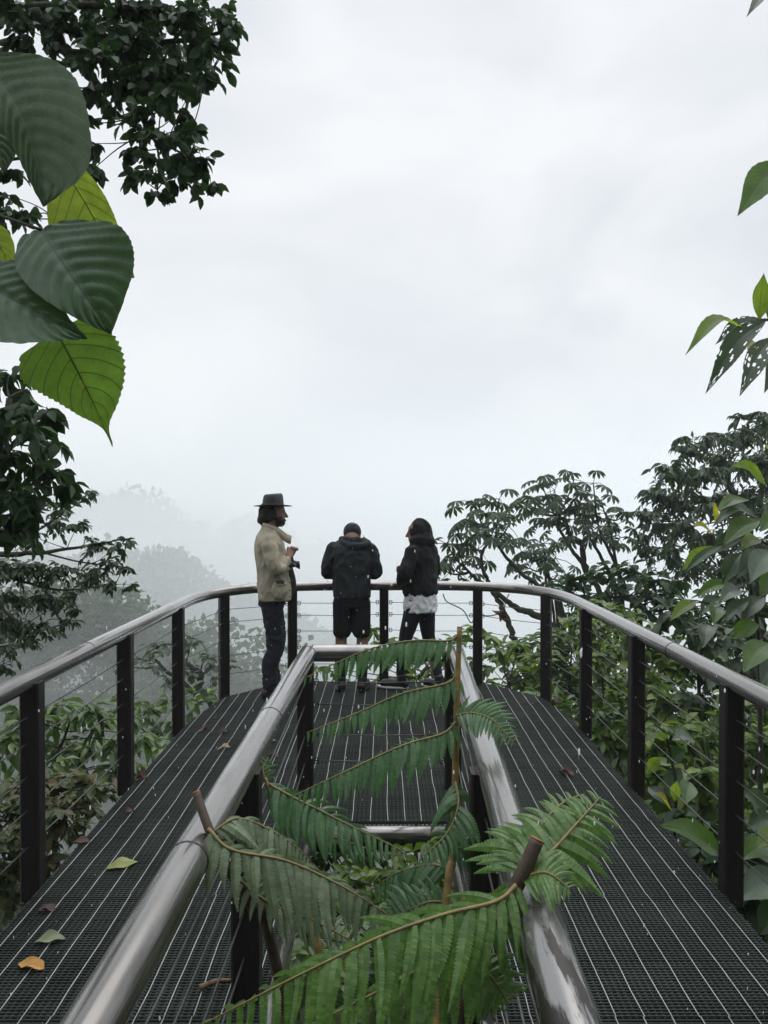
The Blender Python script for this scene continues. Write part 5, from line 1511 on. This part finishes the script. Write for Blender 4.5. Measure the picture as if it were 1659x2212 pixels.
mb.loft([np.array([q + [0, -0.014, 0], q + [0.003, -0.012, 0], q + [0.003, 0.012, 0], q + [0, 0.014, 0]]) for q in tl_])
mb.build('strap_end', M['white_shirt'], ca, smooth=False)
tcu = bpy.data.curves.new('lettering', 'FONT')
tcu.body = 'E-M1'
tcu.size = 0.030
tcu.extrude = 0.0006
tcu.align_x = 'CENTER'; tcu.align_y = 'CENTER'
to = bpy.data.objects.new('lettering_curve', tcu)
COL.objects.link(to)
tme = bpy.data.meshes.new_from_object(to.evaluated_get(bpy.context.evaluated_depsgraph_get()))
bpy.data.objects.remove(to)
lt = bpy.data.objects.new('lettering', tme)
COL.objects.link(lt)
tme.materials.clear(); tme.materials.append(M['white_print'])
lt.parent = so
# text x runs along the strap (+Y of the camera, dipping), its face looks +X
ex, ez = unit(np.array([0.0, 0.90, -0.42])), np.array([1.0, 0.0, 0.0])
ey = np.cross(ez, ex)
lt.matrix_local = Matrix(((ex[0], ey[0], ez[0], 0.0735), (ex[1], ey[1], ez[1], 0.040), (ex[2], ey[2], ez[2], 0.006), (0, 0, 0, 1)))

# ---- man from behind, head bowed, raincoat and shorts
p2 = person('person seen from behind with head bowed, in a dark raincoat, cap and black shorts', -0.305, 7.80, 0)
b = MB()
slices(b, [(0.80, 0, 0, 0.15, 0.10), (1.0, 0, 0.0, 0.15, 0.10), (1.2, 0, 0.02, 0.17, 0.11), (1.33, 0, 0.035, 0.17, 0.10), (1.40, 0, 0.05, 0.12, 0.07)])
limb(b, [(0, 0.05, 1.36), (0, 0.085, 1.43), (0, 0.115, 1.47)], [0.064, 0.060, 0.058])
head(b, (0, 0.140, 1.455), rot('X', -38), 0.97)
for sx in (-1, 1):
    limb(b, [(sx * 0.09, 0, 0.86), (sx * 0.098, 0.01, 0.60), (sx * 0.10, 0.01, 0.47), (sx * 0.10, -0.025, 0.34), (sx * 0.10, 0.0, 0.10)], [0.085, 0.064, 0.055, 0.058, 0.038])
W2 = lambda sx: np.array([sx * 0.085, 0.30, 1.16])
E2 = lambda sx: np.array([sx * 0.214, 0.05, 1.115])
for sx in (-1, 1):
    limb(b, [(sx * 0.165, 0.03, 1.34), E2(sx), W2(sx)], [0.048, 0.040, 0.030])
    hand(b, W2(sx), (-sx * 0.5, 0.75, 0.3), (-sx * 0.7, -0.1, 0.5), sx, 0.185, 0.6)
remesh(b, 'body', M['skin_tan'], p2, 0.006, 3)
j = MB()
slices(j, [(0.885, 0.0, 0.0, 0.170, 0.135), (0.93, 0, 0.0, 0.174, 0.138), (1.02, 0, 0.0, 0.172, 0.135), (1.12, 0, 0.006, 0.176, 0.135), (1.22, 0, 0.018, 0.195, 0.138), (1.30, 0, 0.028, 0.208, 0.132), (1.36, 0, 0.038, 0.195, 0.115), (1.405, 0, 0.055, 0.135, 0.092), (1.435, 0, 0.07, 0.085, 0.075)])
for sx in (-1, 1):
    limb(j, [(sx * 0.158, 0.03, 1.345), (sx * 0.196, 0.025, 1.24), E2(sx) + [sx * 0.006, 0, -0.004], E2(sx) * 0.3 + W2(sx) * 0.7], [0.074, 0.070, 0.064, 0.050])
# the hood lying bunched on his shoulders, pulled to the right
limb(j, [(-0.09, -0.01, 1.405), (-0.02, -0.055, 1.375), (0.07, -0.065, 1.365), (0.135, -0.035, 1.385), (0.14, 0.02, 1.40)], [0.030, 0.040, 0.046, 0.040, 0.028], flat=0.8)
limb(j, [(-0.10, 0.03, 1.43), (-0.03, -0.02, 1.425), (0.06, -0.03, 1.415), (0.12, 0.02, 1.42)], [0.026, 0.032, 0.034, 0.026])
jo = remesh(j, 'raincoat', M['raincoat'], p2, 0.008, 2, 0.022, (11, 11, 7), 11)
hm = MB(); k_ = 40; a_ = np.arange(k_ + 1) * 2 * math.pi / k_
t = MB()
slices(t, [(0.80, 0, 0.0, 0.168, 0.125), (0.90, 0, 0, 0.165, 0.125), (0.98, 0, 0, 0.155, 0.115)])
for sx in (-1, 1):
    limb(t, [(sx * 0.085, 0.0, 0.84), (sx * 0.088, 0.005, 0.70), (sx * 0.091, 0.005, 0.545)], [0.094, 0.092, 0.086])
remesh(t, 'shorts', M['shorts'], p2, 0.008, 2, 0.006, (9, 9, 7), 12)
for sx in (-1, 1):
    sk = MB(); limb(sk, [(sx * 0.10, 0.0, 0.10), (sx * 0.10, -0.02, 0.28)], [0.044, 0.060]); sk.build('sock', M['leggings'], p2)
shoe(p2, (0.10, 0.0), -10, M['black']); shoe(p2, (-0.10, 0.0), 10, M['black'])
cp = MB()
R3 = rot('X', -38)
cc = np.array([0, 0.140, 1.455]) 
cp.ell(cc + R3 @ np.array([0, -0.008, 0.036]), (0.087, 0.110, 0.088), R3, 24, 14)
co_ = remesh(cp, 'cap', M['cap'], p2, 0.006, 2)
mb = MB()
rings = []
for q in np.linspace(-1.1, 1.1, 13):
    c0 = np.array([math.sin(q) * 0.080, math.cos(q) * 0.095, 0.030])
    c1 = np.array([math.sin(q) * 0.080, 0.085 + math.cos(q) * 0.085, 0.016 - 0.02 * q * q])
    rings.append(np.array([cc + R3 @ v for v in (c0, c1, c1 + [0, 0, 0.004], c0 + [0, 0, 0.004])]))
mb.loft(rings); mb.build('visor', M['cap'], co_)
mb = MB(); mb.ell(cc + R3 @ np.array([0.014, -0.116, 0.056]), (0.026, 0.004, 0.014), R3 @ rot('X', -18), 14, 8); mb.build('badge', M['cap_patch'], co_)

# ---- woman in a black hoodie, legs apart, one hand on the rail
p3 = person('person in a black hood-up hoodie and leggings, white shirt hem, hand on railing', 0.345, 7.82, 54)
b = MB()
slices(b, [(0.82, 0, 0, 0.155, 0.11), (0.95, 0, 0.0, 0.14, 0.10), (1.1, 0, 0.0, 0.125, 0.09), (1.25, 0, 0.0, 0.135, 0.085), (1.33, 0, -0.01, 0.12, 0.065), (1.37, 0, -0.01, 0.07, 0.05)])
limb(b, [(0, -0.005, 1.35), (0, 0.01, 1.42)], [0.052, 0.050])
head(b, (0, 0.035, 1.485), rot('Z', 32) @ rot('X', -6), 0.93)
FL, FR = np.array([-0.06, 0.19, 0.10]), np.array([0.12, -0.12, 0.10])
limb(b, [(-0.085, 0.0, 0.86), (-0.10, 0.12, 0.48), FL], [0.085, 0.054, 0.036])
limb(b, [(0.085, 0.0, 0.86), (0.13, 0.0, 0.48), FR], [0.085, 0.054, 0.036])
def w3(px, py, d):
    v = W(px, py, d) - np.array(p3.location); a = -p3.rotation_euler[2]
    return np.array([v[0] * math.cos(a) - v[1] * math.sin(a), v[0] * math.sin(a) + v[1] * math.cos(a), v[2]])
HL = w3(866, 1260, 8.10)
EL = np.array([-0.245, 0.02, 1.09])
ER, HR = np.array([0.24, 0.03, 1.08]), np.array([0.10, 0.20, 1.12])
limb(b, [(-0.15, -0.005, 1.30), EL, HL], [0.044, 0.038, 0.026])
limb(b, [(0.15, -0.005, 1.30), ER, HR], [0.044, 0.038, 0.026])
hand(b, HL, w3(838, 1264, 8.19) - HL, np.array([0.1, 0.2, -1]), -1, 0.17, 0.5)
hand(b, HR, (-0.7, 0.6, 0.1), (-0.3, -0.6, -0.2), 1, 0.17, 0.6)
remesh(b, 'body', M['skin_tan'], p3, 0.006, 3)
j = MB()
slices(j, [(0.895, 0, 0.0, 0.160, 0.125), (0.93, 0, 0.0, 0.182, 0.145), (0.99, 0, 0.0, 0.185, 0.148), (1.08, 0, 0.0, 0.172, 0.140), (1.18, 0, 0.0, 0.168, 0.135), (1.27, 0, -0.004, 0.178, 0.128), (1.34, 0, -0.012, 0.165, 0.110), (1.385, 0, -0.012, 0.105, 0.085), (1.42, 0, 0.0, 0.080, 0.082)])
limb(j, [(-0.145, -0.01, 1.325), (-0.195, -0.005, 1.23), EL, EL * 0.25 + HL * 0.75], [0.068, 0.066, 0.062, 0.046])
limb(j, [(0.145, -0.01, 1.325), (0.195, -0.01, 1.22), ER, ER * 0.3 + HR * 0.7], [0.068, 0.068, 0.064, 0.048])
R3 = rot('Z', 32) @ rot('X', -6)
hc3 = np.array([0, 0.020, 1.488])
j.ell(hc3 + R3 @ np.array([0, -0.022, 0.006]), (0.098, 0.104, 0.128), R3, 22, 14)
j.ell(hc3 + R3 @ np.array([0, -0.070, -0.030]), (0.070, 0.055, 0.080), R3, 18, 12)
limb(j, [hc3 + R3 @ np.array([0, -0.03, -0.04]), (0, -0.02, 1.40)], [0.100, 0.125])
jo = remesh(j, 'hoodie', M['hoodie'], p3, 0.008, 2, 0.018, (11, 11, 7), 21)
mb = MB()
q0 = hc3 + R3 @ np.array([-0.035, 0.092, -0.105])
mb.tube(spline([q0, q0 + R3 @ np.array([-0.004, 0.016, -0.06]), q0 + R3 @ np.array([-0.004, 0.012, -0.15])], 5), 0.0045, n=6)
mb.build('drawstring', M['black'], jo)
s_ = MB()
slices(s_, [(0.745, 0, -0.002, 0.178, 0.142), (0.80, 0, 0.0, 0.176, 0.140), (0.88, 0, 0.0, 0.168, 0.132), (0.96, 0, 0.0, 0.155, 0.12)])
remesh(s_, 'shirt', M['white_shirt'], p3, 0.008, 1, 0.018, (15, 15, 10), 23)
t = MB()
slices(t, [(0.78, 0, 0.0, 0.162, 0.120), (0.88, 0, 0, 0.155, 0.115), (0.96, 0, 0, 0.14, 0.105)])
limb(t, [(-0.088, 0.01, 0.80), (-0.10, 0.10, 0.50), (-0.105, 0.125, 0.34), FL + [0, 0, 0.04]], [0.094, 0.064, 0.058, 0.043])
limb(t, [(0.088, 0.0, 0.80), (0.13, -0.005, 0.50), (0.15, -0.045, 0.34), FR + [0, 0, 0.04]], [0.094, 0.064, 0.060, 0.043])
remesh(t, 'leggings', M['leggings'], p3, 0.008, 3, 0.003, (12, 12, 12), 24)
shoe(p3, FL[:2], 22, M['black'], M['sole'], 0.26); shoe(p3, FR[:2], -15, M['black'], M['sole'], 0.26)

# ------------------------------------------------------------------ fallen leaves and twigs on the deck
def deck_at(px, py):
    d = (H) * F / (py - HOR)
    p = W(px, py, d); p[2] = 0.006
    return p
fm = lambda n, c, t: M.__setitem__(n, bigleafmat(n, c, tuple(q * 0.6 for q in c), 0.15, t, 0.5, nv=10))
fm('fallen_green', (0.22, 0.25, 0.07), (0.3, 0.35, 0.08)); fm('fallen_pale', (0.20, 0.23, 0.13), (0.2, 0.25, 0.1)); fm('fallen_orange', (0.46, 0.23, 0.05), (0.4, 0.2, 0.04)); fm('fallen_brown', (0.075, 0.036, 0.028), (0.08, 0.04, 0.03)); fm('fallen_tan', (0.42, 0.34, 0.22), (0.3, 0.25, 0.15))
FLV = [
    (228, 1884, 298, 1868, 24, 'fallen_green', 'long yellow-green leaf lying across the left walkway', 0.10),
    (75, 2045, 142, 2038, 22, 'fallen_pale', 'curled pale green leaf torn along its edges on the left walkway', 0.5),
    (40, 2092, 96, 2104, 24, 'fallen_orange', 'orange leaf on the grating in the bottom left corner', 0.35),
    (84, 1974, 120, 1975, 16, 'fallen_brown', 'brown leaf on the left walkway above the curled pale one', 0.5),
    (156, 1826, 196, 1826, 13, 'fallen_brown', 'flat brown leaf at the outer edge beside the nearest left post', 0.4),
    (290, 1688, 318, 1684, 16, 'fallen_brown', 'folded rust brown leaf at the foot of the second left post', 0.9),
    (270, 1763, 290, 1758, 10, 'fallen_brown', 'small dark leaf midway along the left walkway', 0.8),
    (470, 1623, 500, 1618, 8, 'fallen_tan', 'thin shrivelled leaf close to the inner rail on the left walkway', 0.9),
    (474, 1588, 494, 1584, 10, 'fallen_brown', 'dark withered leaf second from the top of the left walkway', 0.8),
    (432, 1583, 450, 1578, 9, 'fallen_brown', 'dark leaf at the far narrow end of the left walkway', 0.8),
    (572, 1608, 598, 1604, 9, 'fallen_tan', 'tan leaf behind the inner left rail, near its far post', 0.5),
    (690, 1757, 725, 1758, 9, 'fallen_tan', 'yellow tan leaf by the back rim of the well', 0.4),
    (580, 1633, 602, 1640, 7, 'fallen_brown', 'reddish leaf scrap just inside the inner left rail', 0.7),
    (1208, 1668, 1240, 1682, 12, 'fallen_brown', 'crumpled brown leaf alone on the right walkway', 0.9),
    (1190, 1520, 1215, 1524, 10, 'fallen_brown', 'rusty leaf at the foot of the far right bend post', 0.9),
    (1085, 2170, 1100, 2182, 14, 'fallen_brown', 'brown leaf half under the fern beside the right inner rail', 0.6),
]
for i, (x0, y0, x1, y1, w, mk, lab, cup) in enumerate(FLV):
    a, e = deck_at(x0, y0), deck_at(x1, y1)
    L = np.linalg.norm(e - a)
    hw = w * a[1] / F * 0.75
    lf = blade([a, (a + e) / 2 + [0, 0, 0.012], e], [hw * .1, hw * .8, hw, hw * .7, 0], [hw * .1, hw * .7, hw, hw * .8, 0], (0.05, -0.15, 1), nv=8, quilt=0.002, cup=cup, nu=5, nl=16, wave=0.35 * cup + 0.1, seed=100 + i)
    zmin = lf.v[0][:, 2].min()
    lf.v[0][:, 2] += 0.0055 - zmin
    o = lf.build('fallen_leaf', M[mk], loc=(a + e) / 2)
    tag(o, lab, 'leaf', 'fallen leaves on the deck')
mb = MB()
a, e = deck_at(432, 2150), deck_at(508, 2136)
mb.tube(spline([a + [0, 0, .01], (a + e) / 2 + [0, 0.01, .018], e + [0, 0, .012]], 5), [0.012, 0.011, 0.010, 0.010, 0.009, 0.009, 0.008, 0.007, 0.007, 0.006, 0.005], n=7)
tag(mb.build('stick', plain('stick', (0.16, 0.10, 0.06), 0.8, scale=40, var=0.5), loc=a), 'short broken stick on the grating beside the inner left rail', 'stick')

# ------------------------------------------------------------------ rain
rng = np.random.default_rng(77)
m, nt, bs, out = newmat('rain_drop')
bs.inputs['Base Color'].default_value = (0.9, 0.92, 0.95, 1)
bs.inputs['Roughness'].default_value = 0.15
tl2 = N(nt, 'ShaderNodeBsdfTranslucent')
tl2.inputs['Color'].default_value = (0.9, 0.92, 0.95, 1)
tp2 = N(nt, 'ShaderNodeBsdfTransparent')
ma, mb_ = N(nt, 'ShaderNodeMixShader'), N(nt, 'ShaderNodeMixShader')
ma.inputs[0].default_value = 0.5
mb_.inputs[0].default_value = 0.35
nt.links.new(bs.outputs[0], ma.inputs[1]); nt.links.new(tl2.outputs[0], ma.inputs[2])
nt.links.new(ma.outputs[0], mb_.inputs[1]); nt.links.new(tp2.outputs[0], mb_.inputs[2])
nt.links.new(mb_.outputs[0], out.inputs['Surface'])
n = 1500
dep = 1.6 + 7.2 * rng.random(n) ** 0.75
P = np.array([W(rng.uniform(-120, 1780), rng.uniform(1100, 2240), q) for q in dep])
P = P[(P[:, 2] > 0.05) & (P[:, 2] < 1.62)]
n = len(P)
ang = np.arange(6) * 2 * math.pi / 6
tv = [(0, 0, -1.0)] + [(math.cos(a) * .8, math.sin(a) * .8, -0.45) for a in ang] + [(math.cos(a) * .8, math.sin(a) * .8, 0.45) for a in ang] + [(0, 0, 1.0)]
tf = [(0, 1 + (i + 1) % 6, 1 + i) for i in range(6)] + [(1 + i, 1 + (i + 1) % 6, 7 + (i + 1) % 6, 7 + i) for i in range(6)] + [(13, 7 + i, 7 + (i + 1) % 6) for i in range(6)]
sz = rng.gamma(3.0, 0.00057, n)
X = P[:, None, :] + np.array(tv)[None] * np.stack([sz, sz, sz * rng.uniform(1.6, 3.6, n)], 1)[:, None, :]
mb = MB(); mb.tmpl(X, tf)
tag(mb.build('rain', m), 'fine falling rain drops scattered over the deck', 'rain', kind='stuff')

# ------------------------------------------------------------------ the misty air
m = bpy.data.materials.new('haze')
m.use_nodes = True
nt = m.node_tree
nt.nodes.clear()
pv = nt.nodes.new('ShaderNodeVolumePrincipled')
pv.inputs['Color'].default_value = (0.955, 0.98, 0.992, 1)
pv.inputs['Density'].default_value = 0.0012
pv.inputs['Anisotropy'].default_value = 0.0
oo = nt.nodes.new('ShaderNodeOutputMaterial')
nt.links.new(pv.outputs[0], oo.inputs['Volume'])
zl = float(min(v.co.z for v in ground.data.vertices)) - 1.0
zt = 36.0
mb = MB()
mb.box((0, 0, (zl + zt) / 2), (820, 820, zt - zl))
tag(mb.build('haze', m, smooth=False), 'pale mist filling the valley and the air over the deck', 'mist', kind='stuff')

# thicker cloud lying in the valley: many faint sheets, each reaching a little higher, so that it thins out upwards
MIST_K = 2.0
MIST_TOPS = [(-30, .0040), (-18, .0030), (-12, .0020), (-8, .0016), (-5, .0018), (-2, .0018), (0.5, .0017), (2.5, .0015), (4.5, .0013), (6.5, .0012), (9, .0010), (12, .0008), (15.5, .0007), (20, .0006), (25, .0004)]
MIST_WORDS = ['lowest thick layer of pale valley cloud', 'low layer of pale cloud in the valley']
m_cache = {}
def mist_layer(i, top, dens):
    m2 = bpy.data.materials.new('mist')
    m2.use_nodes = True
    nt = m2.node_tree
    nt.nodes.clear()
    pv = nt.nodes.new('ShaderNodeVolumePrincipled')
    pv.inputs['Color'].default_value = (0.955, 0.98, 0.992, 1)
    pv.inputs['Density'].default_value = dens
    pv.inputs['Anisotropy'].default_value = 0.0
    oo = nt.nodes.new('ShaderNodeOutputMaterial')
    nt.links.new(pv.outputs[0], oo.inputs['Volume'])
    mb = MB()
    rings = []
    nzf = lambda x, y, s: float(vnoise(np.array(x), np.array(y), s)) - 0.5
    front, far, w = 19 + 1.2 * i + 3 * (i % 3), 393 - i * 1.3, 338 - i * 1.7
    for x in np.linspace(-w, w, 71):
        y0 = front + 10 * nzf(x / 14, 0, i + 3) + max(0, x - 6) * 0.55 + 4
        ys = list(np.linspace(0, 1, 22) ** 1.5)
        row = [(x, y0 + 0.37, zl + 0.3 + 0.01 * i)]
        for q, u in enumerate(ys):
            y = y0 + u * (far - y0)
            z = top + (4 + 0.15 * max(0, top)) * 2 * (nzf(x / 38, y / 45, i + 20) + 0.5 * nzf(x / 13, y / 17, i + 50))
            z -= (1 - min(1, (y - y0) / 30)) * max(2.0, 0.45 * (top + 10))
            row.append((x, y + 0.013 * i, max(z, zl + 2)))
        row.append((x, far + 0.2, zl + 0.3 + 0.01 * i))
        rings.append(np.array(row))
    mb.loft(rings)
    o = mb.build('mist_bank', m2)
    import bmesh
    bm = bmesh.new(); bm.from_mesh(o.data)
    bmesh.ops.recalc_face_normals(bm, faces=bm.faces)
    if bm.calc_volume(signed=True) < 0:
        bmesh.ops.reverse_faces(bm, faces=bm.faces)
    bm.to_mesh(o.data); bm.free()
    tag(o, 'pale cloud filling the valley beyond the deck, thinning upwards into the sky', 'mist', 'sheets of valley mist', kind='stuff')
for i, (tp, dn) in enumerate(MIST_TOPS):
    mist_layer(i, tp, dn * MIST_K)
